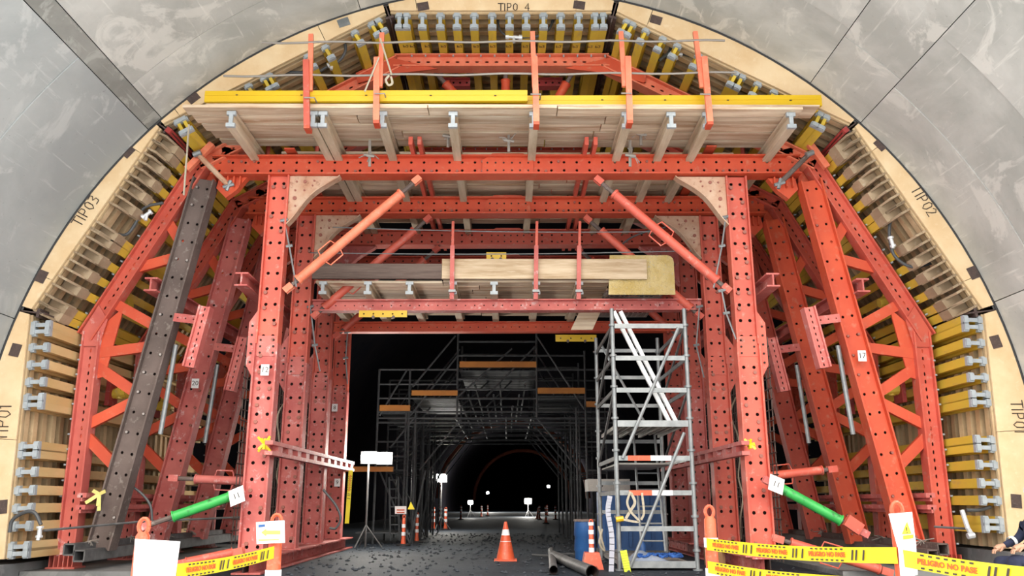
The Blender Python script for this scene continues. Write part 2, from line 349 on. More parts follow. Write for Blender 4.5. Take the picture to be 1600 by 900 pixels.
# ------------------------------------------------------------------ formwork panels
YF = [15.3, 17.6, 19.9, 22.2]
pA, pB, pC, pD = V((-8.14,0,.26)), V((-8.32,0,4.42)), V((-6.42,0,7.96)), V((-2.32,0,10.36))
mir = lambda p: V((-p.x, p.y, p.z))
pE, pF, pG, pH = V((2.05,0,10.38)), mir(pC)+V((0,0,.04)), mir(pB)+V((.03,0,.03)), V((8.2,0,.42))
cen = V((CX,0,CZ+1.5))
STROKES = {'T': [[(0,1),(.7,1)],[(.35,1),(.35,0)]], 'I': [[(.1,1),(.1,0)]], 'P': [[(.05,0),(.05,1),(.45,.95),(.5,.7),(.4,.5),(.05,.45)]],
 'O': [[(.3,1),(.08,.8),(.05,.3),(.28,0),(.5,.25),(.52,.8),(.3,1)]], '1': [[(0,.8),(.15,1),(.15,0)]], '2': [[(0,.8),(.2,1),(.45,.8),(.3,.45),(0,.02),(.5,0)]],
 '3': [[(0,.95),(.4,1),(.45,.75),(.15,.55),(.48,.4),(.42,.05),(0,0)]], '4': [[(.4,0),(.4,1),(0,.35),(.55,.35)]], ' ': []}
def scrawl(s, h, org, xd, yd, parent):
    b = MB(); x = 0; xd = V(xd).normalized(); yd = V(yd).normalized()
    for ch in s:
        for st in STROKES[ch]:
            b.tube([V(org)+xd*(x+px*h)+yd*(py*h+random.uniform(-.02,.02)*h)+V((0,-.004,0)) for px, py in st], .009, 4)
        x += h*(.36 if ch in 'I1' else .72)
    b.build('marker_writing', M['ink'], parent)
def h20(parent, p, inw, tan, y0, y1, mt, cap=True, h=.33, wd=.155):
    c = p+inw*(h/2+.005)
    b = MB(); b.ibeam(c+V((0,y0,0)), c+V((0,y1,0)), h, wd, inw, .075, .06)
    o = b.build('timber_beam', mt, parent)
    if cap:
        k = MB()
        for g in (-1, 1):
            cc = c+inw*g*(h/2-.042)
            k.obox(cc+V((0,y0+.03,0)), inw*.044, tan*(wd/2+.004), V((0,.04,0)))
            k.obox(cc+V((0,y0-.02,0)), inw*.038, tan*(wd/2-.02), V((0,.02,0)))
        if len(spots) > 13 and (parent['label'].find('low') >= 0): k.obox(c+V((0,y0-.006,0)), inw*(h/2-.04), tan*.034, V((0,.012,0)))
        k.build('end_cap', M['cap'], o)
    return o
segs = [
 ('lower left', pA, pB, [(50,508),(50,518),(46,543),(42,570),(40,597),(37,622),(36,633),(28,698),(27,710),(24,738),(21,767),(18,795),(14,823),(12,855),(11,866)], 'tb', 'cap', 'TIPO1', (10,690), 'pale plywood and tan timber formwork panel low on the left wall'),
 ('upper left', pB, pC, [.035,.075,.17,.255,.335,.42,.455,.60,.68,.755,.83,.90,.945], 'yb', 'fork', 'TIPO3', (118,352), 'dusty curved formwork panel on upper left shoulder marked TIPO3'),
 ('left haunch', pC, pD, [(275,186),(283,180),(315,160),(358,142),(384,128),(408,115),(416,111),(478,84),(507,72),(550,44),(578,33),(588,28)], 'yb', 'cap', None, None, 'sloping formwork panel left of the crown behind the rope railing'),
 ('crown', pD, pE, [(624,18),(635,18),(660,18),(688,18),(714,18),(741,18),(769,18),(796,18),(822,17),(849,17),(876,17),(904,17),(930,17),(942,17)], 'yb', 'cap', 'TIPO 4', (775,9), 'level crown formwork panel with a row of yellow beams'),
 ('right haunch', pE, pF, [(984,26),(993,30),(1014,40),(1041,52),(1063,64),(1097,78),(1155,106),(1165,110),(1190,121),(1216,132),(1240,145),(1288,166),(1297,171)], 'yb', 'cap', None, None, 'sloping formwork panel right of the crown above the yellow beam'),
 ('upper right', pF, pG, [.05,.09,.17,.245,.32,.40,.44,.60,.68,.755,.83,.90,.945], 'yb', 'fork', 'TIPO2', (1428,292), 'dusty curved formwork panel on upper right shoulder marked TIPO2'),
 ('lower right', pG, pH, [(1532,500),(1533,511),(1540,536),(1543,564),(1547,590),(1550,617),(1551,629),(1560,688),(1561,700),(1563,727),(1566,756),(1569,783),(1573,815),(1574,826)], 'yb', 'cap', 'TIPO1', (1578,625), 'yellow beamed formwork panel low on the right wall marked TIPO1'),
]
RIBY = [14.34+.285*k for k in range(28)]
ROOTS = {}
for nm, a, c, spots, bm_, kind, mark, mpos, lab in segs:
    t = (c-a).normalized(); L = (c-a).length
    inw = V((-t.z, 0, t.x))
    if inw.dot(cen-(a+c)/2) < 0: inw = -inw
    root = thing('formwork_panel', (a+c)/2+V((0,14.2,0)), lab, 'formwork'); ROOTS[nm] = root
    g = .05
    # stop-end plywood: arc outside, chord inside; jointed where the sheets meet
    aa = math.atan2(a.z-CZ, a.x-CX) % (2*math.pi); ac = math.atan2(c.z-CZ, c.x-CX) % (2*math.pi)
    if aa > 5: aa -= 2*math.pi
    if ac > 5: ac -= 2*math.pi
    if nm.startswith('lower'):          # outer edge runs down to the footing
        lowz = a.z if nm == 'lower left' else c.z
        al = math.asin((lowz-CZ)/(R-.02))
        if nm == 'lower left': aa = math.pi-al
        else: ac = al
    cuts = {'lower left': [0,.47,1], 'upper left': [0,.16,.84,1], 'left haunch': [0,.08,.72,1], 'crown': [0,.13,.83,1], 'right haunch': [0,.14,1], 'upper right': [0,.15,.85,1], 'lower right': [0,.52,1]}[nm]
    for i in range(len(cuts)-1):
        f0, f1 = cuts[i], cuts[i+1]
        e0 = g/L if i == 0 else .0012; e1 = g/L if i == len(cuts)-2 else .0012
        poly = []
        k = 14
        for j in range(k+1):
            f = f0+e0+(f1-e1-f0-e0)*j/k
            poly.append(arcpt(aa+(ac-aa)*f, R-.012, 14.165))
        for j in (1, 0):
            f = f0+e0 if j == 0 else f1-e1
            q = a+(c-a)*f; poly.append(V((q.x, 14.165, q.z)))
        MB().prism(poly, V((0,.035,0))).build('plywood_sheet', M['ply'], root)
    # edge batten following the chord
    bb = MB(); bb.bar(a+t*g-inw*.03+V((0,14.26,0)), c-t*g-inw*.03+V((0,14.26,0)), .11, .05, (0,1,0)); bb.build('edge_batten', M['ribt'], root)
    # ribs
    rm = M['ribt'] if nm.startswith('lower') else M['rib']
    for k, y in enumerate(RIBY):
        yy = y+random.uniform(-.012,.012); dd = random.uniform(0,.02)
        bb = MB(); bb.bar(a+t*g-inw*(.075-dd)+V((0,yy+.08,0)), c-t*g-inw*(.075-dd)+V((0,yy+.08,0)), .13, .15, inw); bb.build('rib', rm, root)
    # facing boards behind the ribs
    n = 5
    poly = [arcpt(aa+(ac-aa)*(.01+.98*j/10), R-.03, 14.24) for j in range(11)]
    b = MB(); vs = []
    for p in poly: vs += [p, p+V((0,8.3,0)), p+(V((CX,p.y,CZ))-p).normalized()*.03+V((0,8.3,0)), p+(V((CX,p.y,CZ))-p).normalized()*.03]
    fs = []
    for i in range(10):
        for j in range(4): fs.append((i*4+j, i*4+(j+1)%4, i*4+4+(j+1)%4, i*4+4+j))
    fs += [(0,3,2,1),(40,41,42,43)]
    b.add(vs, fs); b.build('facing_board', M['skin'], root)
    # beams along the tunnel
    for sp in spots:
        if isinstance(sp, tuple):
            q = P(sp[0], sp[1], 14.24); q.y = 0; s_ = (q-a).dot(t)
        else: s_ = sp*L
        s_ = max(.1, min(L-.1, s_)); p = a+t*s_
        if kind == 'cap': h20(root, p, inw, t, 14.27, 22.5, M[bm_])
        else:
            y0 = 14.70
            h20(root, p, inw, t, y0, 22.5, M[bm_], False, .33, .15)
            o = MB(); c0 = p+inw*.17                      # grey block and splayed cheek boards reaching the stop end
            o.bar(c0+V((0,14.52,0)), c0+V((0,14.86,0)), .165, .35, inw)
            o.build('splice_block', M['gb'], root)
            for s2 in (-1, 1):
                o = MB(); e0 = c0+t*s2*.085+inw*.09+V((0,14.80,0)); e1 = c0+t*(s2*.085)-inw*.03+V((0,14.22,0))
                o.bar(e0, e1, .04, .15, inw); 
                o.bar(e0-inw*.16, e1-inw*.10, .04, .07, inw)
                o.build('cheek_board', M['gb'], root)
    if mark:
        org = P(mpos[0], mpos[1], 14.158) - inw*(-.10 if kind == 'fork' else 0)
        if nm == 'upper left': scrawl(mark, .2, org, t, -inw, root)
        elif nm == 'upper right': scrawl(mark, .2, org, t, -inw, root)
        elif nm == 'lower left': scrawl(mark, .22, org, (0,0,1), (-1,0,0), root)
        elif nm == 'lower right': scrawl(mark, .2, org, (0,0,-1), (1,0,0), root)
        else: scrawl(mark, .16, P(778,17,14.158), (1,0,0), (0,0,1), root)
for (px, py, seg) in [(661,10,'crown'),(905,8,'crown'),(1025,31,'right haunch'),(302,153,'left haunch'),(200,237,'upper left'),(65,432,'upper left'),(24,547,'lower left'),(1376,226,'upper right'),(1521,426,'upper right'),(1556,534,'lower right'),(1588,783,'lower right'),(537,35,'left haunch'),(3,792,'lower left')]:
    p = P(px, py, 14.16); r_ = (p-V((CX,14.16,CZ))).normalized(); tt = V((-r_.z,0,r_.x))
    wd = .1
    MB().obox(p, r_*.085, tt*.11, V((0,.008,0))).build('splice_plate', M['plate' if px != 537 else 'galv'], ROOTS[seg])
# dark closure profiles in the six joints between panels
for q, cl, lab in ((pB,'plate','dark steel joint profile between the two left wall panels'),(pC,'red','red steel joint bar at the left shoulder corner'),(pD,'plate','dark steel joint profile left of the crown panel'),(pE,'plate','dark steel joint profile right of the crown panel'),(pF,'red','red steel joint bar at the right shoulder corner'),(pG,'plate','dark steel joint profile between the two right wall panels')):
    n_ = (cen-q).normalized()
    root = thing('joint_profile', q+V((0,14.2,0)), lab, 'steel profile')
    b = MB(); b.bar(q+n_*.12+V((0,14.22,0)), q+n_*.12+V((0,22.5,0)), .16, .05, n_); b.build('flange', M['plate'], root)
    b = MB(); b.bar(q+n_*.0+V((0,14.21,0)), q+n_*.0+V((0,22.5,0)), .025, .5, n_); b.build('web', M['plate'], root)
    if cl == 'red':
        b = MB(); b.bar(q+n_*.2+V((0,14.15,0)), q+n_*.2+V((0,17.6,0)), .10, .10, n_); b.build('red_bar', M['dred'], root)
# small ink stamps on the crown and right wall beams
for i, x in enumerate((634,645,668,693,718,744,770,795,821,847,873,899,922,934)):
    p = P(x, 78, 14.9); q = V((p.x, 14.88, 10.36-.345))
    text('P2', .12, q, (1,0,0), (0,1,0), M['ink'], ROOTS['crown'], 'stamp', .001)

# ------------------------------------------------------------------ portal frames
def bolts(b, p0, p1, W, n, pitch, prob, out=.06, r=.028, off=.25):
    p0 = V(p0); p1 = V(p1); a = p1-p0; L = a.length; a.normalize(); n = V(n); q = a.cross(n)
    N = max(1, round(L/pitch)); p = L/N
    for i in range(N):
        for g in (-1, 1):
            if random.random() < prob:
                c = p0+a*p*(i+.5)+q*g*W*off+n*out
                b.tube([c-n*.02, c+n*.025], r, 6)
YN = V((0,-1,0))
names = ['first', 'second', 'third', 'fourth']
PF = []
for k, Y in enumerate(YF):
    root = thing('portal_frame', (0, Y, 0), ['nearest big red steel portal frame with riveted columns and top beam', 'second red portal frame, just behind the nearest one', 'third red portal frame, behind the spindle braces', 'rearmost red portal frame, beside the dark tunnel'][k], 'steel frame'); PF.append(root)
    cm = M['red']; bm2 = M['orange'] if k in (0, 1) else M['red']
    for s in (-1, 1):
        x = s*4.46; W = .41
        b = MB(); b.hsec((x,Y,4.05), (x,Y,7.38), W, .27, YN, .30, r=.034); 
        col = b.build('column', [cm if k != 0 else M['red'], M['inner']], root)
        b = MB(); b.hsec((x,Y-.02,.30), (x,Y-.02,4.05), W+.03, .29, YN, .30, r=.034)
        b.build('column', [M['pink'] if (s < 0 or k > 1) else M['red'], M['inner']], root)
        bb = MB(); bolts(bb, (x,Y,.35), (x,Y,7.3), W, YN, .30, .5 if k < 2 else .4, .07, .038); o = bb.build('bolts', M['rbolt'] if k else M['rbolt'], root); o['kind'] = 'stuff'
        # chamfered splice plate on the outer side
        z0 = 4.1; ex = x+s*(W/2-.02)
        poly = [(ex, z0-.75), (ex+s*.17, z0-.45), (ex+s*.17, z0+.35), (ex, z0+.62)]
        b = MB(); b.prism([(px, Y-.10, pz) for px, pz in poly], (0,.02,0))
        for i in range(5):
            c = V((ex+s*.10, Y-.105, z0-.40+i*.17)); b.tube([c, c+V((0,-.012,0))], .022, 6, mi=1)
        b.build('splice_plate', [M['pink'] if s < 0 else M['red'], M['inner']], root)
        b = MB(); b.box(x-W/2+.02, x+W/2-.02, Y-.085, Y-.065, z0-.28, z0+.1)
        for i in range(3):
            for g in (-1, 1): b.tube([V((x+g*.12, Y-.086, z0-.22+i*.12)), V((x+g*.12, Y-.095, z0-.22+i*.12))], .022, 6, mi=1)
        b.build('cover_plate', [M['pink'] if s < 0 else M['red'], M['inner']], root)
        # rust stained corner gusset with curved edge
        gx = x-s*W/2; zt = 7.38; w_, h_ = (.98, 1.0)
        pts = [(gx, zt), (gx-s*w_, zt), (gx-s*(w_-.05), zt-.05)]
        for i in range(1, 9):
            u = i/9; pts.append((gx-s*((w_-.05)*(1-u)**1.0-.0*u)*(1-.18*math.sin(math.pi*u)), zt-.05-(h_-.05)*u*(1-.24*math.sin(math.pi*u)*(1-u))))
        pts += [(gx, zt-h_)]
        b = MB(); b.prism([(px, Y-.07, pz) for px, pz in pts], (0,.025,0))
        b.build('gusset_plate', M['rustplate'] if k < 2 else M['pink'], root)
        rim = MB()
        for i in range(1, len(pts)-1):
            rim.bar((pts[i][0],Y-.03,pts[i][1]), (pts[i+1][0],Y-.03,pts[i+1][1]), .02, .2, YN)
        rim.build('gusset_rim', M['rustplate'] if k < 2 else M['pink'], root)
        bb = MB()
        for u, v, rr in ((.14,.12,.02),(.3,.12,.035),(.48,.1,.02),(.12,.3,.02),(.3,.3,.02),(.12,.46,.04),(.14,.62,.02),(.45,.2,.018)):
            c = V((gx-s*u, Y-.072, zt-v)); bb.tube([c, c+V((0,-.015,0))], rr, 8)
        o = bb.build('gusset_bolts', M['rbolt'], root); o['kind'] = 'stuff'
        # orange corner bracket outside the column
        b = MB()
        b.prism([(s*5.12,Y+.0,7.38),(s*5.66,Y+.0,7.38),(s*5.70,Y+.0,7.15),(s*5.5,Y+.0,6.95),(s*5.3,Y+.0,7.12)], (0,.16,0))
        for i in range(4): b.obox((s*(5.22+.12*i),Y-.04,7.27), (.012,0,0), (0,.06,0), (0,0,.1))
        b.build('corner_bracket', M['orange'], root); b = MB()
        b.prism([(s*5.3,Y-.05,7.80),(s*5.62,Y-.05,7.80),(s*5.66,Y-.05,8.02),(s*5.36,Y-.05,7.95)], (0,.2,0))
        b.build('upper_bracket', M['orange'], root)
    b = MB(); b.hsec((-5.78,Y,7.58), (5.74,Y,7.62), .40, .36, YN, .25)
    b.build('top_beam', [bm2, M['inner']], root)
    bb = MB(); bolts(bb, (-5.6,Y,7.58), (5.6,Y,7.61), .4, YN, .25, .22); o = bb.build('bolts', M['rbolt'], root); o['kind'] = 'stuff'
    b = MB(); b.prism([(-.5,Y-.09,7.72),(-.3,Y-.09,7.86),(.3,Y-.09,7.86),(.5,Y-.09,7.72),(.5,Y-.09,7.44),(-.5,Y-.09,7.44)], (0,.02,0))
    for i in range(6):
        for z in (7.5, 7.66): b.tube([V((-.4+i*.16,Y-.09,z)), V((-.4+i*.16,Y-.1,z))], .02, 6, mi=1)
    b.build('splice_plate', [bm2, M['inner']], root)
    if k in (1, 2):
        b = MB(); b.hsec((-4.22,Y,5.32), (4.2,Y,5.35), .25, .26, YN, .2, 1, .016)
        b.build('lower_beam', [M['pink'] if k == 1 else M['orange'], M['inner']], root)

# spindle braces
def spindle(p0, p1, r, m, label, handle=None, name='spindle_brace', e0=.07, e1=.12, parent=None, cat='brace', group=None):
    p0 = V(p0); p1 = V(p1); a = p1-p0
    root = thing(name, p0, label, cat, group)
    b = MB(); b.tube([p0+a*e0, p0+a*(e0+.015)], r*1.18, 12); b.tube([p0+a*(e0+.015), p0+a*(1-e1-.015)], r, 12); b.tube([p0+a*(1-e1-.015), p0+a*(1-e1)], r*1.18, 12)
    b.build('tube', m, root, True)
    for q0, q1 in ((p0, p0+a*e0), (p0+a*(1-e1), p1)):
        MB().tube([q0, q1], r*.5, 8).build('threaded_rod', M['brown'], root)
    for q in (p0, p1):
        b = MB(); an = a.normalized(); side = an.cross(V((0,1,0))).normalized()
        for g in (-1, 1): b.obox(q+V((0,g*.05,0)), an*.09, side*.06, V((0,.012,0)))
        b.build('fork_end', M['pink'] if m is M['green'] else m, root)
    if handle is not None:
        c = p0+a*handle; an = a.normalized(); side = an.cross(V((0,1,0))).normalized()
        b = MB()
        for g in (-1, 1):
            b.tube([c-an*.18+side*g*r*.9, c-an*.15+side*g*(r+.1), c+an*.15+side*g*(r+.1), c+an*.18+side*g*r*.9], .014, 6)
        b.build('handle', m, root)
    return root
for k, Y in enumerate(YF[:3]):
    for s, sd in ((-1, 'left'), (1, 'right')):
        spindle((s*4.14,Y-.06,5.12), (s*1.78,Y-.06,7.30), .09, M['red'] if k else (M['peach'] if s < 0 else M['red']),
                f'{names[k]} spindle brace from the front, slanting from the {sd} column to the top beam', .32 if s < 0 else .5)

# longitudinal base beams and slotted tie beams
for s, sd in ((-1, 'left'), (1, 'right')):
    b = MB(); b.hsec((s*4.46-s*.02,14.9,.15), (s*4.46-s*.02,23.6,.15), .28, .5, (-s,0,0), .45)
    root = thing('base_beam', (s*4.46,15,0), f'red longitudinal base beam under the {sd} columns', 'steel beam')
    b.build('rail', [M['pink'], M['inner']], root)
    for k, Y in enumerate(YF): MB().box(s*4.46-.36, s*4.46+.36, Y-.3, Y+.3, .285, .31).build('foot_plate', M['pink'], root)
    xx = s*(4.46-.22)
    root = thing('tie_beam', (xx-s*.05,14.9,2.05), f'slotted red tie beam running inward along the {sd} columns', 'steel beam')
    for dz in (-.09, .09):
        b = MB(); b.bar((xx-s*.05,14.85,2.15+dz-.02), (xx-s*.05,22.9,2.15+dz-.02), .07, .14, (s,0,0)); b.build('chord', M['pink'], root)
    for i in range(11): MB().box(min(xx, xx-s*.1), max(xx, xx-s*.1), 15.3+i*.72, 15.6+i*.72, 2.07, 2.19).build('batten', M['pink'], root)
    b = MB()
    for i in range(5):
        c = V((s*4.3, 14.95, 2.2)); d = V((random.uniform(-.12,.12), -.05, random.uniform(-.16,.16)))
        b.bar(c-d, c+d, .04, .01, YN)
    tag(b.build('yellow_ribbon', M['tape']), f'knotted yellow tape ribbon on the front {sd} column at the tie beam', 'ribbon')

# ------------------------------------------------------------------ side frames (walings, inclined struts, diagonals)
def XZ(px, py): q = P(px, py, 15.3); return q.x, q.z
diag = [((146,553),(222,543)), ((145,568),(204,608)), ((136,664),(192,636)), ((136,683),(170,718)), ((172,470),(240,508)), ((210,420),(272,403)), ((262,345),(282,378))]
diag = [(XZ(*a), XZ(*b_)) for a, b_ in diag]
def longer(a, c, e=.17):
    d = (V((c[0],c[1],0))-V((a[0],a[1],0))).normalized()
    return (a[0]-d.x*e, a[1]-d.y*e), (c[0]+d.x*e, c[1]+d.y*e)
diag = [longer(a, c) for a, c in diag]
sideroots = {}
for s, sd in ((-1, 'left'), (1, 'right')):
    for k, Y in enumerate(YF):
        lab = {0: f'nearest {sd} side frame of leg, '+('grey-brown' if s < 0 else 'bright orange')+' leaning strut and flat diagonals', 1: f'second {sd} side frame with a leaning red strut', 2: f'third {sd} side frame with a leaning red strut', 3: f'rearmost {sd} side frame in the shade behind the columns'}[k]
        root = thing('side_frame', (s*7.1, Y, .1), lab, 'steel frame'); sideroots[(s, k)] = root
        lm = (M['legdust'] if k == 0 else M['pink']) if s < 0 else M['red']; dm = M['orange']
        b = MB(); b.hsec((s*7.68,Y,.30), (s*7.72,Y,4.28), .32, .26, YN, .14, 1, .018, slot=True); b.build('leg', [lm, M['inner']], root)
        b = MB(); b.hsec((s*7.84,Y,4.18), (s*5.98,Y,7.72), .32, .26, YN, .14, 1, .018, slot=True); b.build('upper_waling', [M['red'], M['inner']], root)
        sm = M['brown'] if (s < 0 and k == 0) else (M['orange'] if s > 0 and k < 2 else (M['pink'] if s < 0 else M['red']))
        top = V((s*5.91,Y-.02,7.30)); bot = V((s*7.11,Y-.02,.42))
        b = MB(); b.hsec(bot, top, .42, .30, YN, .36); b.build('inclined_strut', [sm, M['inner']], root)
        bb = MB(); bolts(bb, bot, top, .42, YN, .36, .3, .06, .024); o = bb.build('bolts', M['rbolt'] if sm != M['brown'] else M['bolt'], root); o['kind'] = 'stuff'
        for (x0,z0),(x1,z1) in diag:
            MB().bar((-x0*s*1.0 if s > 0 else x0, Y+.02, z0), (-x1*s if s > 0 else x1, Y+.02, z1), .19, .10, YN).build('diagonal', dm if s > 0 or z0 > 2.4 else M['red'], root)
        # knee plate at the bend
        MB().prism([(s*7.58,Y-.02,3.4),(s*7.58,Y-.02,4.4),(s*7.22,Y-.02,4.75),(s*7.42,Y-.02,3.45)], (0,.04,0)).build('knee_plate', M['orange'], root)
        MB().prism([(s*5.75,Y+.16,7.1),(s*6.15,Y+.16,6.75),(s*6.45,Y+.16,7.0),(s*6.1,Y+.16,7.6),(s*5.8,Y+.16,7.6)], (0,.04,0)).build('head_plate', M['orange'], root)
        MB().prism([(s*7.88,Y-.09,4.0),(s*7.90,Y-.09,4.3),(s*7.66,Y-.09,4.78),(s*7.46,Y-.09,4.5),(s*7.56,Y-.09,4.0)], (0,.02,0)).build('knee_cover', lm, root)
        # finned foot
        b = MB(); b.box(min(s*7.45,s*7.95),max(s*7.45,s*7.95),Y-.2,Y+.2,.09,.12)
        for i in range(6): b.box(s*7.7-.22+i*.08, s*7.7-.20+i*.08, Y-.17, Y+.17, .12, .32)
        b.build('finned_foot', lm, root)
        # row of small white bolts towards the beams
        bb = MB()
        for i in range(14): bb.tube([V((s*7.86,Y-.12,.5+i*.27)), V((s*7.9,Y-.12,.5+i*.27))], .018, 6)
        for i in range(14):
            q = V((s*(7.96-1.86*i/14),Y-.12,4.35+3.54*i/14)); bb.tube([q, q+V((s*.04,0,.02))], .018, 6)
        o = bb.build('bolt_row', M['cap'], root); o['kind'] = 'stuff'
        if k < 2:
            d = (top-bot).normalized()
            c0 = V((s*5.79,Y-.22,3.58)) if k == 0 else V((s*5.79,Y-.22,3.45)); ch = c0+d*1.15
            r2 = thing('slotted_bracket', c0, f'{"nearer" if k == 0 else "farther"} pale pink slotted bracket held off the {sd} leaning strut', 'bracket')
            b = MB(); b.hsec(c0, ch, .22, .22, YN, .11, 1, .014, slot=True); b.build('slotted_bar', [M['pink'], M['inner']], r2)
            b = MB(); st = bot+(top-bot)*((c0.z+.95-bot.z)/(top.z-bot.z)); b.hplate(st+V((-s*.2,-.16,0)), c0+d*.9+V((s*.1,0,0)), .16, YN, .14, 1, .016); b.build('arm', M['pink'], r2)
            p0 = bot+(top-bot)*.47+V((-s*.34,.1,0)); p1 = p0+V((s*.12,0,-1.25))
            tag(MB().tube([p0+V((0,0,.4)), p1], .045, 8).build('grey_pole', M['galv'], None, True), f'thin grey pole hanging beside the {"nearest" if k == 0 else "second"} {sd} leaning strut', 'pole')
    # longitudinal members tying the side frames
    tag(MB().ibeam((s*5.95,14.8,4.95),(s*5.95,22.4,4.95), .26, .22, (0,0,1), .03, .03).build('tie_girder', M['pink']), f'dusty pink longitudinal I beam behind the leaning struts on the {sd}', 'steel beam') if False else None
    for (x, z, nm2) in ((6.62, 5.12, 'outer'), (4.95, 5.22, 'inner')):
        b = MB(); b.ibeam((s*x,14.95,z),(s*x,22.4,z), .26, .24, (0,0,1), .03, .03)
        tag(b.build('longitudinal_girder', M['pink']), f'{nm2} pink I beam end poking forward on the {sd} side', 'steel beam')
    for z in (1.12, 1.32):
        b = MB(); b.bar((s*7.35,14.85,z),(s*7.35,22.6,z), .16, .08, (0,0,1)); b.bar((s*7.35,14.85,z-.05),(s*7.35,22.6,z-.05), .03, .10, (0,0,1))
        tag(b.build('bottom_channel', M['pink']), f'{"lower" if z < 1.2 else "upper"} dusty channel of the pair running along the {sd} legs', 'steel beam')
    # grey square tubes along the foot of the frames, wired together
    for i, (dx, dz) in enumerate(((0,0), (.18,-.10))):
        x = s*(7.28-dx)
        root = thing('square_tube', (x,14.5,.36+dz), f'{"outer" if i == 0 else "inner"} long grey square steel tube lying at the foot of the {sd} struts', 'steel tube', )
        b = MB(); hw = .085; t_ = .012; zc = .44+dz
        for (cx_, cz_, wx, wz) in ((0,hw,hw,t_),(0,-hw,hw,t_),(hw,0,t_,hw),(-hw,0,t_,hw)):
            b.obox((x+cx_,18.6,zc+cz_), (wx,0,0), (0,4.1,0), (0,0,wz))
        b.build('tube_wall', M['brown'] if s > 0 else M['galvd'], root)
    for i in range(4):
        b = MB(); c = V((s*7.18, 15.0+i*1.6, .5))
        for j in range(7):
            d = V((random.uniform(-.2,.2), random.uniform(-.15,.15), random.uniform(-.02,.12)))
            b.tube([c-d*.6+V((0,0,.02)), c+V((0,0,.06)), c+d], .01, 4)
        tag(b.build('tie_wire', M['wire']), f'{["nearest","second","third","rearmost"][i]} tangled wire tie around the {sd} square tubes', 'wire', )

# top walings following the roof panels
for k, Y in enumerate(YF):
    root = thing('roof_waling', (0,Y,9.8), ['nearest','second','third','rearmost'][k]+' red waling frame bent under the roof panels', 'steel frame')
    def off(a, c, d):
        t = (c-a).normalized(); i = V((-t.z,0,t.x))
        if i.dot(cen-(a+c)/2) < 0: i = -i
        return a+i*d+t*.15, c+i*d-t*.15
    for a, c in ((pC,pD),(pD,pE),(pE,pF)):
        q0, q1 = off(a, c, .49)
        if (a-pD).length < .01: q0.x -= .15; q1.x += .15
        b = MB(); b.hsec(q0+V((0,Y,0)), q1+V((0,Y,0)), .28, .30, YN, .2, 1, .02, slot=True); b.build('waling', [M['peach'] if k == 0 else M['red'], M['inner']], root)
    for q, s in ((pD,-1),(pE,1)):
        MB().prism([(q.x-s*.9,Y-.13,q.z-.68),(q.x+s*.1,Y-.13,q.z-.42),(q.x+s*.75,Y-.13,q.z-.78),(q.x+s*.7,Y-.13,q.z-1.0),(q.x-s*.1,Y-.13,q.z-.78)], (0,.03,0)).build('corner_plate', M['orange'], root)
    for i in range(6):                                                          # nothing but bolts
        pass
    bb = MB()
    for i in range(15):
        q = V((-1.95+i*.28,Y-.13,9.98)); bb.tube([q-V((0,0,.03)), q+V((0,0,.04))], .018, 6)
    o = bb.build('bolt_row', M['cap'], root); o['kind'] = 'stuff'
# roof jacks carrying the waling
for (x0,y0,x1,y1,m_,lb) in ((790,165,790,95,'red','upright orange jack under the middle of the roof waling'),(722,160,676,108,'red','slanting jack left of the middle roof jack'),(868,160,898,108,'red','slanting jack right of the middle roof jack')):
    spindle(P(x0,y0,15.5), P(x1,y1,15.5), .09, M['orange'], lb, None, 'roof_jack', .02, .45)
for (x, lb) in ((714,'left'),(858,'right')):
    c = P(x,131,16.0); b = MB(); b.hsec(c-V((.28,0,0)), c+V((.28,0,0)), .2, .2, YN, .14, 1, .025)
    tag(b.build('red_shackle_bar', [M['dred'], M['inner']]), f'{lb} of two short dark red bars under the roof waling', 'bracket')

# ------------------------------------------------------------------ upper working platform
UP = thing('upper_platform', (0,13.6,7.72), 'upper timber working platform of weathered planks on joists over the top beam', 'platform')
def plank_row(root, x0, x1, y0, y1, z, th, m, cuts=3, tilt=0):
    xs = [x0]+sorted(random.uniform(x0+(x1-x0)*(i+.7)/(cuts), x0+(x1-x0)*(i+1.2)/(cuts)) for i in range(cuts-1))+[x1]
    for i in range(len(xs)-1):
        dz = random.uniform(0,.012); e = random.uniform(0,.02)
        MB().box(xs[i]+.01, xs[i+1]-.01, y0+.008+e, y1-random.uniform(0,.015), z+dz*2, z+th+dz*2).build('plank', m, root)
ys = [13.58, 13.93, 14.26, 14.60, 14.95, 15.3]
for i in range(5): plank_row(UP, -5.82+.05*i, 5.30-.06*i, ys[i]+.008, ys[i+1]-.008, 8.02, .055, M['plank'], 3)
for y in (15.65, 16.95, 17.3, 17.62, 17.95, 19.3, 19.65): plank_row(UP, -4.6, 4.6, y+.01, y+.31, 8.02, .055, M['plank'], 3)
jx = [(362,1),(490,0),(505,1),(598,0),(708,1),(834,0),(978,0),(1048,1),(1104,0),(1235,1)]
for x, c in jx:
    q = P(x, 182, 13.75)
    b = MB(); b.ibeam((q.x,13.74,7.86),(q.x,20.6,7.86), .30, .15, (0,0,1), .06, .05); o = b.build('joist', M['joist'], UP)
    k = MB()
    for g in (-1,1):
        k.obox((q.x,13.74,7.86+g*.115), (.08,0,0), (0,.035,0), (0,0,.036)); 
    k.obox((q.x,13.73,7.86), (.035,0,0), (0,.02,0), (0,0,.09))
    k.build('end_cap', M['cap'], o)
posts = [((486,54),(484,198)), ((597,52),(592,190)), ((832,50),(837,192)), ((970,50),(979,190)), ((1086,50),(1104,192))]
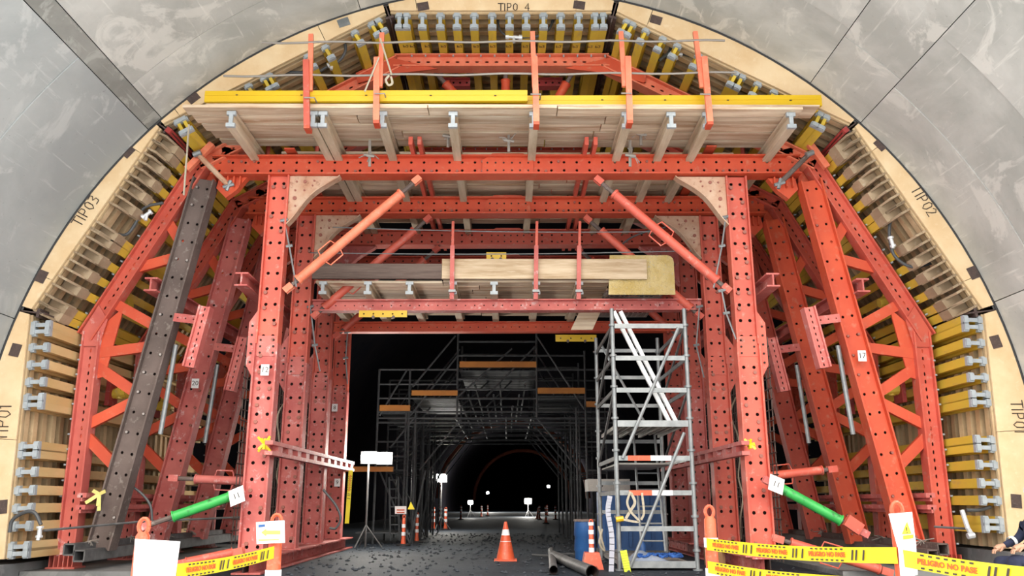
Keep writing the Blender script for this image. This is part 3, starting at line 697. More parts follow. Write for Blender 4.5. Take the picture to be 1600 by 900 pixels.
for i, ((x0,y0),(x1,y1)) in enumerate(posts):
    root = thing('railing_post', P(x1,y1,13.5), ['leftmost','second','middle','fourth','rightmost'][i]+' orange railing post on the upper platform edge', 'railing post')
    t_, b_ = P(x0,y0,13.58), P(x1,y1,13.52)
    mm = M['peach'] if i not in (0,) else M['red']
    MB().bar(t_, t_+(b_-t_)*.62, .085, .06, YN).build('upper_tube', M['peach'], root)
    o_ = V((.09 if i in (3,4) else (-.07 if i < 2 else .02),-.05,0))
    h0 = t_+(b_-t_)*.30
    MB().bar(h0+o_, b_+o_*.6, .105, .07, YN).build('lower_sleeve', mm, root)
    MB().bar(b_+o_*.6-V((0,.03,.02)), b_+o_*.6+V((0,.2,-.02)), .10, .07, (0,0,1)).build('clamp', M['orange'], root)
    b = MB(); b.tube([b_+(t_-b_)*.28+V((-.08,-.1,0)), b_+(t_-b_)*.28+V((.1,-.1,0)), b_+(t_-b_)*.28+V((.1,.08,0))], .014, 5); b.build('wire_tie', M['wire'], root)
for (a, c, lb) in (((410,68),(1132,65),'upper'), ((350,120),(1150,115),'lower')):
    p0 = P(*a,13.58); p1 = P(*c,13.58); pts = [p0+(p1-p0)*i/24+V((0,-.03,-.03*math.sin(i*1.3)*.5)) for i in range(25)]
    tag(MB().tube(pts, .02, 6).build('rebar_rail', M['wire'], None, True), f'{lb} thin steel bar rail along the upper platform', 'rail')
# clean yellow beams laid on the platform edge
for (xa, xb, yy, lb) in ((-5.42, .35, 13.72, 'left'), (.0, 5.72, 13.95, 'right')):
    b = MB(); z = 8.20 if lb == 'left' else 8.24
    b.ibeam((xa,yy,z+.03),(xb,yy,z+.06), .30, .21, (0,1,0), .08, .06); b.bar((xa,yy-.152,z+.055),(xb,yy-.152,z+.085), .035, .012, YN)
    for x in (xa, xb): b.bar((x-.0,yy,z-.02),(x+.02,yy,z-.02), .26, .14, (0,0,1)) if False else None
    for i in range(5): 
        x = xa+(xb-xa)*(i+.5)/5; b.obox((x,yy-.162,z+.05), (.02,0,0), (0,.004,0), (0,0,.008), 1)
    tag(b.build('yellow_beam', [M['yel'], M['ink']]), f'{lb} of the two clean bright yellow beams on the upper platform edge', 'timber beam')
    for x in (xa+.3, xb-.3, (xa+xb)/2):
        pass
b = MB(); b.box(-5.4, 5.6, 13.62, 14.1, 8.085, 8.113); b.build('packing_board', M['plank'], UP)
# twin red girders running inward under the planks
for (px, py, lb) in ((641,232,'left'),(655,232,'left inner'),(917,230,'right inner'),(931,230,'right')):
    p = P(px,py,14.62); b = MB(); b.bar((p.x,14.62,7.86),(p.x,21.5,7.86), .075, .16, (0,0,1))
    tag(b.build('twin_girder', M['red']), f'{lb} slim red girder resting on the top beams under the upper planks', 'steel beam')
for (x0,y0,x1,y1,lb) in ((452,232,520,345,'left'),(1112,228,1058,318,'right')):
    p0 = P(x0,y0,15.0); p1 = V((p0.x+.0,19.5,p0.z)); b = MB(); b.bar(p0,p1,.2,.03,(0,0,1))
    tag(b.build('orange_flat_bar', M['orange']), f'bright orange flat bar under the {lb} end of the upper planks', 'steel bar')
# rusty brackets and wing nuts hanging below the planks
for (x, y, lb) in ((577,238,'left'),(700,208,'left middle'),(795,215,'middle'),(1002,205,'right middle'),(985,238,'right')):
    p = P(x,y,14.7); b = MB(); b.tube([p+V((0,0,.25)), p-V((0,-.1,.25))], .03, 6); b.tube([p+V((-.1,0,-.05)), p+V((.1,0,-.08))], .03, 6)
    for j in range(5):
        d = V((random.uniform(-.2,.2),random.uniform(-.1,.1),random.uniform(-.2,.1))); b.tube([p-V((0,0,.1)), p+d*.5+V((.02,0,0)), p+d], .01, 4)
    tag(b.build('tie_rod', M['wire']), f'{lb} short tie rod with wing nut under the upper planks', 'tie rod')
# round red jack bodies standing on the near top beam
for (x, lb) in ((418,'far left'),(495,'left'),(1084,'right'),(1160,'far right')):
    p = P(x,236,15.9); b = MB(); b.tube([V((p.x,15.9,7.8)), V((p.x,15.9,8.0))], [.12,.07], 10); b.tube([V((p.x,15.9,7.98)), V((p.x+.02,15.9,8.7))], .045, 8)
    tag(b.build('beam_jack', M['red'], None, True), f'{lb} small red jack standing on the top beam', 'jack')

# ------------------------------------------------------------------ middle working platform
MP = thing('middle_platform', (0,17.1,5.45), 'middle timber platform between the columns with thick front board', 'platform')
xl, xr = P(487,440,17.05).x, P(950,440,17.05).x
for i in range(10): plank_row(MP, xl+.05, xr+.05, 17.15+i*.33, 17.46+i*.33, 5.73, .05, M['plank'], 2)
for x in (505,575,640,708,772,838,905):
    q = P(x, 455, 17.1)
    b = MB(); b.ibeam((q.x,17.06,5.59),(q.x,20.5,5.59), .28, .15, (0,0,1), .06, .05); o = b.build('joist', M['joist'], MP)
    k = MB()
    for g in (-1,1): k.obox((q.x,17.06,5.59+g*.105), (.08,0,0), (0,.035,0), (0,0,.034))
    k.obox((q.x,17.05,5.59), (.035,0,0), (0,.02,0), (0,0,.09)); k.build('end_cap', M['cap'], o)
for (x0,y0,x1,y1,m_,lb) in ((487,412,690,441,'plankd','dark wet thick plank on edge at the left front of the middle platform'),(690,405,1010,440,'plankl','pale thick plank on edge at the right front of the middle platform')):
    a = P(x0,y1,17.02); c = P(x1,y0,17.02)
    tag(MB().box(a.x,c.x,17.02,17.10,5.79,c.z).build('toe_board', M[m_]), lb, 'plank')
a = P(952,458,16.98); c = P(1054,396,16.98)
b = MB(); r_ = .14; pts = [(a.x,a.z)]+[(c.x,a.z)]+[(c.x-r_+r_*math.cos(t),c.z-r_+r_*math.sin(t)) for t in (0,.5,1.0,1.57)]+[(a.x+.05,c.z)]
b.prism([(x,17.11,z) for x,z in pts], (0,.03,0))
for i in range(16):
    for j in range(9):
        x = a.x+.05+i*(c.x-a.x-.1)/16; z = a.z+.04+j*(c.z-a.z-.1)/9
        b.bar((x,17.107,z),(x+.045,17.107,z+(.045 if (i+j)%2 else -.045)), .014, .012, YN)
tag(b.build('checker_plate', M['check']), 'yellowed checker plate board at the right end of the middle platform', 'metal plate')
for i in range(5):                                       # perforated decks on the right
    x0 = P(950,500,17.4).x; x1 = P(1046,500,17.4).x
    b = MB(); y0 = 17.3+i*.55; nx, ny = 12, 3
    for ix in range(nx):
        b.hplate((x0+(x1-x0)*ix/nx, y0, 5.62), (x0+(x1-x0)*ix/nx, y0+.5, 5.62), (x1-x0)/nx, (0,0,-1), .1, 1, .02) 
    b.build('perforated_deck', M['perf'], MP)
b = MB(); b.prism([P(922,452,18.4),P(955,450,18.4),P(926,515,18.4),P(892,515,18.4)], (0,.05,0))
tag(b.build('leaning_plank', M['plank']), 'broad grey brown plank leaning beside the scaffold tower top', 'plank')
for i, x in enumerate((707,838,905)):
    root = thing('railing_post', P(x,470,16.9), ['left','middle','right'][i]+' slim pink railing post on the middle platform', 'railing post')
    MB().bar(P(x+1,346,16.95), P(x,400,16.95), .055, .05, YN).build('upper_tube', M['red'], root)
    MB().bar(P(x,384,16.92), P(x-1,468,16.92), .09, .06, YN).build('lower_sleeve', M['pink'], root)
    MB().bar(P(x-6,455,16.9), P(x+5,455,16.9), .05, .1, YN).build('clamp', M['galv'], root)
for (a, c, lb) in (((520,355),(1040,362),'upper'),((485,395),(1080,392),'lower')):
    p0 = P(*a,17.0); p1 = P(*c,17.0)
    tag(MB().tube([p0+(p1-p0)*i/12+V((0,0,-.05*math.sin(math.pi*i/12))) for i in range(13)], .012, 5).build('wire_rail', M['galv'], None, True), f'{lb} thin wire rail of the middle platform', 'rail')
for (x0,y0,x1,y1,Y,lb) in ((561,485,636,496,17.4,'yellow slotted bar clipped under the left of the lower beam'),(868,523,932,534,19.7,'yellow slotted bar clipped under the rear lower beam beside the tower'),(760,394,791,406,17.3,'small yellow slotted bar behind the middle platform board')):
    p0 = P(x0,(y0+y1)/2,Y); p1 = P(x1,(y0+y1)/2,Y); b = MB(); b.hplate(p0, p1, (y1-y0)/1300*Y*1.0, YN, .22, 1, .02); b.bar(p0+V((0,.05,0)),p1+V((0,.05,0)), .12,.02,YN,1)
    for q in (.3,.72): b.tube([p0+(p1-p0)*q+V((0,-.02,-.07)), p0+(p1-p0)*q+V((0,.03,-.07))], .035, 8, mi=1)
    tag(b.build('yellow_slotted_bar', [M['yel'], M['brown']]), lb, 'bracket')
# thin hanging rods by the columns
for (pts, Y, lb) in (([(444,345),(452,385),(463,448)],15.2,'left front'),([(1134,340),(1128,385),(1115,450)],15.2,'right front'),([(485,480),(492,540),(500,580)],17.5,'left second'),([(1128,455),(1135,490),(1150,530)],15.2,'right lower'),([(543,520),(540,560),(543,600)],19.8,'left third'),([(1093,480),(1088,540),(1100,590)],17.4,'right second')):
    b = MB(); q = [P(*p,Y) for p in pts]; b.tube(q, .016, 5)
    b.tube([q[0]-V((.07,0,0)), q[0]+V((.07,0,.03))], .03, 6); b.tube([q[1]-V((.06,0,0)), q[1]+V((.06,0,.02))], .028, 6)
    tag(b.build('tie_rod', M['galv']), f'thin tie rod with nuts hanging at the {lb} column', 'tie rod')

for s, sd in ((-1,'left'),(1,'right')):
    b = MB(); x = s*5.0
    for i in range(34):
        y = 15.8+i*.2; b.tube([(x,y,.15),(x+random.uniform(-.03,.03),y,4.3)], .012, 4, False)
    for i in range(20): b.tube([(x,15.7,.3+i*.2),(x,22.6,.3+i*.2+random.uniform(-.05,.05))], .012, 4, False)
    tag(b.build('wire_mesh_fence', M['brown']), f'rusty wire mesh standing behind the {sd} columns', 'wire mesh')
    for k in range(5):
        y = 16.4+k*1.35; b = MB(); r0 = random.Random(k+s)
        q = [V((s*4.8+r0.uniform(-.15,.15), y+r0.uniform(-.3,.3), 3.4-i*.42)) for i in range(8)]
        b.tube(bez(q,4), .018, 5)
        tag(b.build('hanging_cable', M['cord' if k%2 else 'hose'], None, True), f'{["nearest","second","third","fourth","rearmost"][k]} cable hanging in the gap behind the {sd} columns', 'cable')
# ------------------------------------------------------------------ green and red spindle struts low at the sides
spindle(P(374,771,15.0), P(228,822,14.7), .085, M['green'], 'green spindle strut reaching down left from the front left column', None, 'spindle_strut', .1, .28)
spindle(P(1200,752,14.9), P(1348,832,14.6), .085, M['green'], 'green spindle strut reaching down right from the front right column', None, 'spindle_strut', .14, .22)
tag(MB().bar(P(1322,812,14.55), P(1345,828,14.55), .2, .1, YN).build('red_clevis', M['red']), 'red end clevis of the right green strut', 'bracket')
spindle(P(383,752,16.2), P(272,747,16.2), .08, M['pink'], 'short level red spindle outside the left columns', .3, 'level_spindle', .02, .3)
spindle(P(1172,747,16.2), P(1300,733,16.2), .08, M['red'], 'short level red spindle with handle outside the right columns', .4, 'level_spindle', .02, .12)
spindle(P(1215,842,14.6), P(1385,893,14.4), .075, M['red'], 'low red spindle lying along the ground behind the right tape', .5, 'ground_spindle', .12, .06)
spindle(P(372,862,14.6), P(285,880,14.4), .075, M['red'], 'low red spindle lying beside the left front column foot', None, 'ground_spindle', .1, .06)
for (x,y,s) in ((370,775,-1),(1213,757,1)):
    c = P(x,y,14.72); root = thing('paper_tag', c, ('left' if s < 0 else 'right')+' white paper tag taped round the green strut end', 'tag')
    b = MB(); b.obox(c, V((.12,0,.05*-s)), V((.03*s,0,.13)), V((0,.006,0))); b.build('sheet', M['white'], root)
    text('11', .13, c+V((0,-.009,0)), V((.12,0,-.05*s)), (0,0,1), M['ink'], root)
for (x,y,Y,tx,wh) in ((1347,556,15.1,'17','the orange right leaning strut'),(305,599,17.4,'20','the second left leaning strut'),(366,601,19.7,'15','the third left leaning strut'),(414,578,15.1,'12','the front left column'),(523,637,22.0,'8','the rearmost left column, upper'),(527,754,22.0,'9','the rearmost left column, lower')):
    c = P(x,y,Y-.05)
    root = thing('number_sticker', c, f'white number sticker reading {tx} on {wh}', 'sticker')
    MB().obox(c, (.075,0,0), (0,.004,0), (0,0,.1)).build('sheet', M['white'], root)
    text(tx, .14, c+V((0,-.006,0)), (1,0,0), (0,0,1), M['ink'], root)
# yellow ribbon on the brown strut
b = MB(); c = P(155,772,14.95)
for d in ((-.15,-.12),(.05,-.28),(.12,.05),(-.1,.06),(.02,-.2),(-.2,-.15)): b.bar(c, c+V((d[0],-.04,d[1])), .06, .008, YN)
tag(b.build('yellow_ribbon', mat('pale_yellow_tape', (.70,.62,.20), rough=.6)), 'pale yellow ribbon tied to the grey-brown leaning strut', 'ribbon')
# yellow vibrators behind the side frames
for (x,y,Y,lb) in ((285,338,16.2,'upper left'),(195,474,15.9,'left'),(1386,470,15.9,'right'),(1392,607,16.0,'right lower'),(188,612,16.2,'left lower'),(1315,628,18.2,'right inner'),(255,632,18.2,'left inner')):
    c = P(x,y,Y); s = 1 if x > 800 else -1
    root = thing('vibrator', c, f'yellow round form vibrator on a dark red plate, {lb} between the beams', 'vibrator')
    MB().box(min(c.x+s*.12,c.x+s*.2),max(c.x+s*.12,c.x+s*.2),c.y-.18,c.y+.18,c.z-.28,c.z+.28).build('mounting_plate', M['dred'], root)
    b = MB(); b.tube([c-V((.16,0,.05)), c+V((.12,0,0))], [.09,.13], 12); b.tube([c-V((0,0,.14)), c+V((0,0,.14))], .07, 10); b.tube([c-V((0,.12,0)), c+V((0,.1,.04))], .06, 8)
    b.build('housing', M['yb'], root)

# ------------------------------------------------------------------ hoses
def hose(pts, Y, r, lb, fit=None):
    q = [P(p[0],p[1],Y+(p[2] if len(p) > 2 else 0)) for p in pts]
    root = thing('air_hose', q[0], lb, 'hose')
    MB().tube(bez(q, 7), r, 8).build('rubber_tube', M['hose'], root, True)
    if fit:
        a = P(*fit[0],Y-.04); c = P(*fit[1],Y-.04); b = MB(); b.tube([a,c], .035, 8); b.tube([a,a+(c-a)*.2], .055, 8); b.tube([a+(c-a)*.8,c], .055, 8); b.tube([(a+c)/2,(a+c)/2+V((0,-.02,-.13))], .03, 6)
        b.build('chrome_fitting', M['alu'], root)
hose([(255,317),(225,325),(210,352),(195,367),(165,362),(150,362),(163,352)], 14.8, .03, 'dark looped air hose with chrome fitting on the upper left panel', ((237,330),(222,340)))
hose([(168,360),(158,345),(157,335),(165,325)], 14.78, .024, 'thin hose end curling on the upper left panel')
hose([(1407,327),(1392,345),(1390,370),(1398,400),(1425,417),(1460,410)], 14.7, .03, 'dark air hose with chrome fitting on the upper right panel', ((1391,370),(1396,386)))
hose([(867,24),(858,45),(842,56),(820,58),(805,60)], 14.6, .028, 'grey air hose hanging from the crown panel', ((790,57),(816,59)))
hose([(778,24),(780,45),(790,55),(800,58)], 14.6, .022, 'thin grey hose beside the crown fitting')
hose([(510,66),(520,58),(535,62),(540,78),(530,95),(510,105),(490,113),(420,112)], 14.55, .03, 'grey braided hose crossing the left haunch panel', ((512,103),(525,97)))
hose([(1050,66),(1045,82),(1030,95),(1045,84),(1070,85),(1100,95),(1150,117)], 14.6, .032, 'grey hose crossing the right haunch panel with chrome fitting', ((1047,84),(1066,85)))
hose([(15,832),(20,812),(40,800),(55,802),(64,820)], 14.0, .03, 'grey hose arch at the foot of the left panel', ((63,822),(61,840)))
tag(MB().tube([P(68,829,14.05),P(220,815,15.5),P(380,808,17.0)], .022, 6).build('steel_rod', M['galvd']), 'long thin grey rod at the foot of the left formwork', 'rod')
tag(MB().tube([P(1460,823,14.9),P(1508,826,14.5)], .022, 6).build('steel_rod', M['galvd']), 'short thin grey rod at the foot of the right formwork', 'rod')
b = MB(); b.tube([P(1503,797,14.4),P(1512,825,14.35),P(1520,838,14.35)], .04, 8); b.tube([P(1512,838,14.35),P(1522,836,14.35)], .05, 8)
tag(b.build('wing_tap', M['alu']), 'silver tap fitting at the foot of the right formwork', 'fitting')
hose([(1510,797),(1530,797),(1548,792)], 14.4, .03, 'short dark hose joining the silver tap on the right')
hose([(202,757),(222,772),(235,790),(238,815)], 15.5, .022, 'thin black cable drooping behind the left struts')
hose([(505,765),(525,790),(532,810),(525,825),(515,825)], 17.3, .024, 'black cable looping round the left rear columns')
hose([(965,388),(985,372),(1010,362),(1040,355)], 17.8, .02, 'thin black cable drooping under the third top beam')
tag(MB().tube(bez([P(608,118,13.5),P(603,125,13.5),P(607,133,13.5),P(613,130,13.5),P(611,120,13.5)],6), .022, 6).build('rope_loop', M['cord']), 'pale rope loop hanging at the second railing post', 'rope')
tag(MB().tube([P(592,90,13.45),P(570,143,13.45)], .016, 5).build('rope_strand', M['cord']), 'pale rope strand slanting left of the second railing post', 'rope')
tag(MB().tube([P(594,60,13.45),P(612,117,13.45)], .016, 5).build('rope_strand', M['cord']), 'pale rope strand slanting right of the second railing post', 'rope')
tag(MB().tube([P(295,195,13.5),P(292,240,14),P(287,305,14.3)], .018, 5).build('rope_strand', M['cord']), 'pale rope hanging at the left end of the upper platform', 'rope')
# loose timbers and tube near the top corners
for s, sd, p0, p1, q0, q1 in ((-1,'left',(332,225),(292,265),(308,240),(357,290)), (1,'right',(1255,212),(1292,262),(1265,240),(1218,287))):
    tag(MB().bar(P(*p0,15.0), P(*p1,14.95), .12, .1, YN).build('red_prop', M['peach']), f'pale reddish prop crossing the {sd} end of the top beam', 'prop')
    root = thing('grey_prop', P(*q0,14.9), f'grey tubular prop crossing the {sd} end of the top beam', 'prop')
    MB().tube([P(*q0,14.9), P(*q1,14.8)], .05, 8).build('tube', M['rustplate' if s < 0 else 'brown'], root, True)
    b = MB(); c = P(*q1,14.78); b.tube([c-V((.1,0,.03)), c+V((.1,0,.03))], .035, 6); b.tube([c-V((.03,0,.1)), c+V((.03,0,.1))], .035, 6); b.build('wing_nut', M['galv'], root); b = MB(); b.tube([P(*q0,14.85)-V((.07,0,.03)), P(*q0,14.85)+V((.07,0,.03))], .055, 8); b.build('head_knob', M['galv'], root)

# ------------------------------------------------------------------ scaffold tower on the right
tx0, tx1, ty0, ty1 = 2.04, 3.46, 15.9, 18.9
ST = thing('scaffold_tower', ((tx0+tx1)/2,(ty0+ty1)/2,0), 'silver scaffold stair tower standing in the right half of the opening', 'scaffold')
for x in (tx0, tx1):
    for y in (ty0, ty1):
        b = MB(); b.tube([(x,y,.0),(x,y,.03)], .09, 10); b.tube([(x,y,.03),(x,y,4.88)], .042, 10)
        for z in [.35+.6*i for i in range(8)]: b.tube([(x,y,z-.02),(x,y,z+.02)], .07, 10)
        b.build('upright', M['galv'], ST, True)
frontz = [P(1000,y,ty0).z for y in (510,560,610,662,716,770,826,882)]
backz = [P(1000,y,ty1).z for y in (548,590,634,690,755,800)]
for i, z in enumerate(frontz):
    b = MB(); b.bar((tx0+.04,ty0-.03,z),(tx1-.04,ty0-.03,z), .09 if i not in (3,7) else .12, .035, YN); o = b.build('ledger', M['galv'], ST)
    if i in (4, 5):
        for u0, u1, m_ in ((.15,.45,'post'),(.45,.72,'refl')):
            MB().bar((tx0+(tx1-tx0)*u0,ty0-.035,z),(tx0+(tx1-tx0)*u1,ty0-.035,z), .094, .035, YN).build('striped_band', M[m_], o)
for z in backz: MB().bar((tx0+.04,ty1,z),(tx1-.04,ty1,z), .08, .03, YN).build('ledger', M['galv'], ST)
for z in frontz[:]:
    if frontz.index(z) in (0,1,2,4,5): 
        for x in (tx0, tx1): MB().bar((x,ty0,z-.0),(x,ty1,z-.0), .08, .03, (1,0,0)).build('side_rail', M['galvd'] if x == tx0 else M['galv'], ST)
for zi, z in enumerate((frontz[3], frontz[4]-.1, frontz[7])):
    if zi == 1: continue
    for j in range(3):
        b = MB(); x0 = tx0+.06+j*(tx1-tx0-.12)/3; x1 = x0+(tx1-tx0-.12)/3-.02
        for ix in range(3):
            ww = (x1-x0)/3; b.hplate((x0+ww*(ix+.5),ty0+.03,z+.02), (x0+ww*(ix+.5),ty1-.03,z+.02), ww, (0,0,1), .13, 1, .022)
        b.box(x0,x0+.02,ty0+.03,ty1-.03,z-.05,z+.02); b.box(x1-.02,x1,ty0+.03,ty1-.03,z-.05,z+.02)
        b.build('deck', M['perf'], ST)
z = frontz[4]-.08; MB().box(tx0+.05,tx1-.3,ty0+.1,ty1-.1,z-.03,z).build('deck', M['perf'], ST)
for (a, c) in (((1060,512),(973,716)), ((1069,676),(985,886))):
    MB().tube([P(*a,ty0-.08), P(*c,ty0-.08)], .032, 8).build('diagonal_brace', M['galv'], ST, True)
for z0, z1 in ((frontz[2],frontz[0]),(frontz[4],frontz[2])):
    for x in (tx0, tx1): MB().tube([(x,ty0,z1), (x,ty1,z0)], .028, 8).build('diagonal_brace', M['galvd'], ST, True)
MB().tube([P(940,540,ty1), P(1010,665,ty1)], .03, 8).build('diagonal_brace', M['galv'], ST, True)
for d in (0, .13):
    a = P(959,487,ty0+.25); c = P(1046,660,ty0+.25)
    MB().bar(a+V((d,0,0)), c+V((d,0,0)), .07, .09, YN).build('stair_stringer', M['alu'], ST)
root = thing('ladder', P(1010,865,17.4), 'silver ladder leaning inside the scaffold tower', 'ladder')
for s_ in (0, 1):
    MB().tube([P(990+s_*33,680,17.6), P(1003+s_*37,862,16.9)], .025, 8).build('stile', M['galv'], root, True)
for i in range(7):
    u = (i+.4)/7; a = P(990,680,17.6)*(1-u)+P(1003,862,16.9)*u; c = P(1023,680,17.6)*(1-u)+P(1040,862,16.9)*u
    MB().tube([a, c], .018, 6).build('rung', M['galv'], root)
# things in and on the tower
zd = frontz[7]+.035
b = MB()
for i in range(9):
    c = V((2.75+random.uniform(-.2,.45), 16.2+random.uniform(-.05,.35), zd+.05)); pts = [c+V((math.cos(t*1.3+i)*.13*random.uniform(.5,1.2), math.sin(t*1.7+i)*.1, .07*abs(math.sin(t+i)))) for t in range(9)]
    b.tube(bez(pts, 3), .022, 6)
tag(b.build('blue_harness', mat('blue_webbing', (.03,.12,.42), rough=.7)), 'heap of blue safety harness webbing on the lowest tower deck', 'harness')
b = MB(); nx = 14; vs = []; fs = []
for i in range(nx):
    for j in range(nx):
        u, v = i/(nx-1), j/(nx-1); e = math.sin(math.pi*u)*math.sin(math.pi*v)
        vs.append((2.25+u*.75, 16.15+v*.8, zd+.005+e*.22*(.7+.3*math.sin(9*u+5*v)*math.cos(7*v))))
fs = [(i*nx+j,(i+1)*nx+j,(i+1)*nx+j+1,i*nx+j+1) for i in range(nx-1) for j in range(nx-1)]
b.add(vs, fs); tag(b.build('tarpaulin', mat('pale_blue_tarp', (.36,.42,.52), (.25,.31,.42), 6, .6, bump=.4), None, True), 'crumpled pale blue tarpaulin on the lowest tower deck', 'tarpaulin')
root = thing('water_bottle', (2.62,16.75,zd), 'blue bottle standing at the back of the lowest tower deck', 'bottle')
MB().tube([(2.62,16.9,zd+.01),(2.62,16.9,zd+.26),(2.62,16.9,zd+.33)], [.075,.075,.03], 12).build('body', M['blue'], root, True)
MB().tube([(2.62,16.9,zd+.33),(2.62,16.9,zd+.38)], .032, 10).build('cap', M['white'], root)
def strap(pts, Y, wd, m_, lb, nm='strap', cat='strap'):
    b = MB(); q = bez([P(p[0],p[1],Y) for p in pts], 5)
    for i in range(len(q)-1): b.bar(q[i], q[i+1]+(q[i+1]-q[i])*.1, wd, .012, YN)
    return tag(b.build(nm, m_), lb, cat)
strap([(985,768),(980,785),(986,800),(998,815),(975,812)], 15.75, .04, M['cord'], 'pale rope coil hanging from the striped tower rail')
strap([(986,770),(992,785),(985,798),(978,810)], 15.78, .05, M['cord'], 'second pale rope coil beside the first on the striped tower rail')
strap([(1003,770),(1006,800),(1002,812)], 15.8, .04, M['cord'], 'short pale rope right of the rope coils on the tower')
strap([(953,775),(950,800),(956,840),(955,893)], 15.7, .09, mat('grey_webbing', (.42,.43,.50), rough=.8), 'long grey strap hanging by the left tower upright')
strap([(974,860),(978,880),(982,899)], 15.6, .12, mat('lime_webbing', (.62,.70,.05), rough=.7), 'lime yellow strap at the foot of the left tower upright')
b = MB(); c = P(968,812,15.82); b.tube([c-V((.07,.03,0)), c+V((.07,-.03,.02))], .05, 8)
tag(b.build('yellow_clamp', M['yel']), 'yellow tape wrap on the left tower upright', 'tape wrap')
# blue tank and white panel behind the tower
tk0 = P(942,840,20.2); tk1 = P(1040,768,20.2)
root = thing('blue_tank', (tk0.x,20.2,0), 'large ribbed blue plastic tank behind the scaffold tower', 'tank')
MB().box(tk0.x,tk1.x,20.2,21.4,.12,1.45).build('body', M['blue'], root)
for i in range(6):
    x = tk0.x+.08+i*(tk1.x-tk0.x-.2)/5; MB().box(x,x+.07,20.15,20.2,.2,1.38).build('rib', M['blue'], root)
MB().box(tk0.x-.03,tk1.x+.03,20.12,21.45,0,.12).build('pallet', M['galvd'], root)
a = P(922,768,19.9); c = P(988,749,19.9)
tag(MB().box(a.x,c.x,20.3,21.2,1.455,1.74).build('white_case', M['perf']), 'dull white case on top of the blue tank', 'case')
p = GZ(917,893)
root = thing('blue_barrel', (p.x,17.0,0), 'open dirty blue drum left of the tower', 'drum')
b = MB(); x = P(914,850,17.0).x; b.tube([(x,17.0,0),(x,17.0,.28),(x,17.0,.30),(x,17.0,.56),(x,17.0,.58),(x,17.0,.86)], [.2,.2,.215,.2,.215,.2], 16); b.build('shell', M['blue'], root, True)
b = MB(); b.tube([(x,17.0,.84),(x,17.0,.88)], .22, 16); b.build('rim', M['brown'], root)
tag(MB().tube(bez([V((x+.25,16.8,.75)),V((x+.3,16.7,.5)),V((x+.35,16.75,.3)),V((x+.25,16.7,.45)),V((x+.32,16.75,.7))],5), .02, 6).build('rope_bundle', M['cord']), 'pale rope bundle hung beside the blue drum', 'rope')
a = GZ(1068,868,.3); tag(MB().box(a.x-.15,a.x+.15,a.y-.1,a.y+.1,.31,.58).build('small_crate', M['cardb']) if False else MB().box(P(1057,0,17).x,P(1080,0,17).x,17.0,17.3,0,.35).build('small_crate', M['cardb']), 'small brown crate at the foot of the right columns', 'crate')
# pipes on the ground
def pipe(p0, p1, r, lb, m_='galvd'):
    p0 = V(p0); p1 = V(p1); root = thing('steel_pipe', p0, lb, 'pipe'); a = (p1-p0).normalized()
    MB().tube([p0, p1], r, 14, False).build('pipe_wall', M[m_], root, True); MB().tube([p0+a*.01, p1-a*.01], r*.85, 14, False).build('bore', M['inner'], root, True)
    b = MB(); b.tube([p0-a*.01, p0+a*.05], r*1.12, 14, False); b.build('collar', M[m_], root, True)
q = GZ(865,891,.08); pipe((q.x,q.y,.08), GZ(861,860,.08), .075, 'short grey pipe with open end facing the camera on the ground')
q = GZ(900,893,.09); pipe((q.x+.25,q.y-.2,.10), GZ(890,872,.1)+V((-.3,.9,0)), .10, 'thick grey pipe lying beside the blue drum')
b = MB(); q = GZ(880,868,.03); b.tube(bez([q+V((-.7,.2,0)),q+V((-.3,-.1,0)),q+V((.1,.1,.03)),q+V((.4,-.1,0))],5), .03, 6)
tag(b.build('ground_hose', M['hose']), 'dark hose lying behind the short pipe', 'hose')

# ------------------------------------------------------------------ cones, delineators, signs, tape
def delineator(x, y, h, r, lb, bands, base=True, mm='post', cone=False, group=None):
    root = thing('delineator_post' if not cone else 'traffic_cone', (x,y,0), lb, 'cone' if cone else 'delineator', group)
    if cone:
        b = MB(); b.box(x-.24,x+.24,y-.24,y+.24,0,.035); b.build('base', M[mm], root)
        rr = lambda z: .17*(1-z/h)+.03
        MB().tube([(x,y,.035),(x,y,h)], [rr(0),rr(h)], 18).build('body', M[mm], root, True)
        for (z0,z1) in bands: MB().tube([(x,y,z0),(x,y,z1)], [rr(z0)+.004,rr(z1)+.004], 18).build('white_band', M['refl'], root, True)
    else:
        MB().tube([(x,y,0),(x,y,.04),(x,y,.06)], [.2,.2,.12], 16).build('base', M['black'] if base else M[mm], root)
        MB().tube([(x,y,.06),(x,y,.2),(x,y,h*.86),(x,y,h*.89)], [r*1.35,r,r*.85,r*.55], 16).build('body', M[mm], root, True)
        t = [V((x+math.cos(a)*r*.62, y, h*.93+math.sin(a)*h*.055)) for a in [2*math.pi*i/14 for i in range(15)]]
        MB().tube(t, r*.26, 6).build('handle', M[mm], root, True)
        for (z0,z1) in bands: MB().tube([(x,y,z0),(x,y,z1)], r+.004, 16).build('white_band', M['refl'], root, True)
    return root
q = GZ(790,876); delineator(q.x,q.y,.80,.1,'orange traffic cone with two white bands alone on the tunnel floor',[(.28,.40),(.52,.64)],cone=True)
xx = P(222,850,7.0).x; D1 = delineator(xx,7.0,1.09,.065,'orange post carrying the blank white sign at the lower left',[])
a = P(209,898,6.88); c = P(279,840,6.88)
root = thing('blank_sign', V((xx,6.9,.5)), 'blank white square board on the lower left orange post', 'sign')
MB().prism([P(211,842,6.9),P(281,846,6.9),P(272,912,6.9),P(207,910,6.9)], (0,.012,0)).build('board', M['white'], root)
xx = P(430,850,8.6).x; delineator(xx,8.6,1.10,.075,'orange post with arrow sign before the front left column',[(.40,.56),(.15,.28)])
root = thing('arrow_sign', V((xx,8.47,.7)), 'small white sign with an orange arrow on the left post', 'sign')
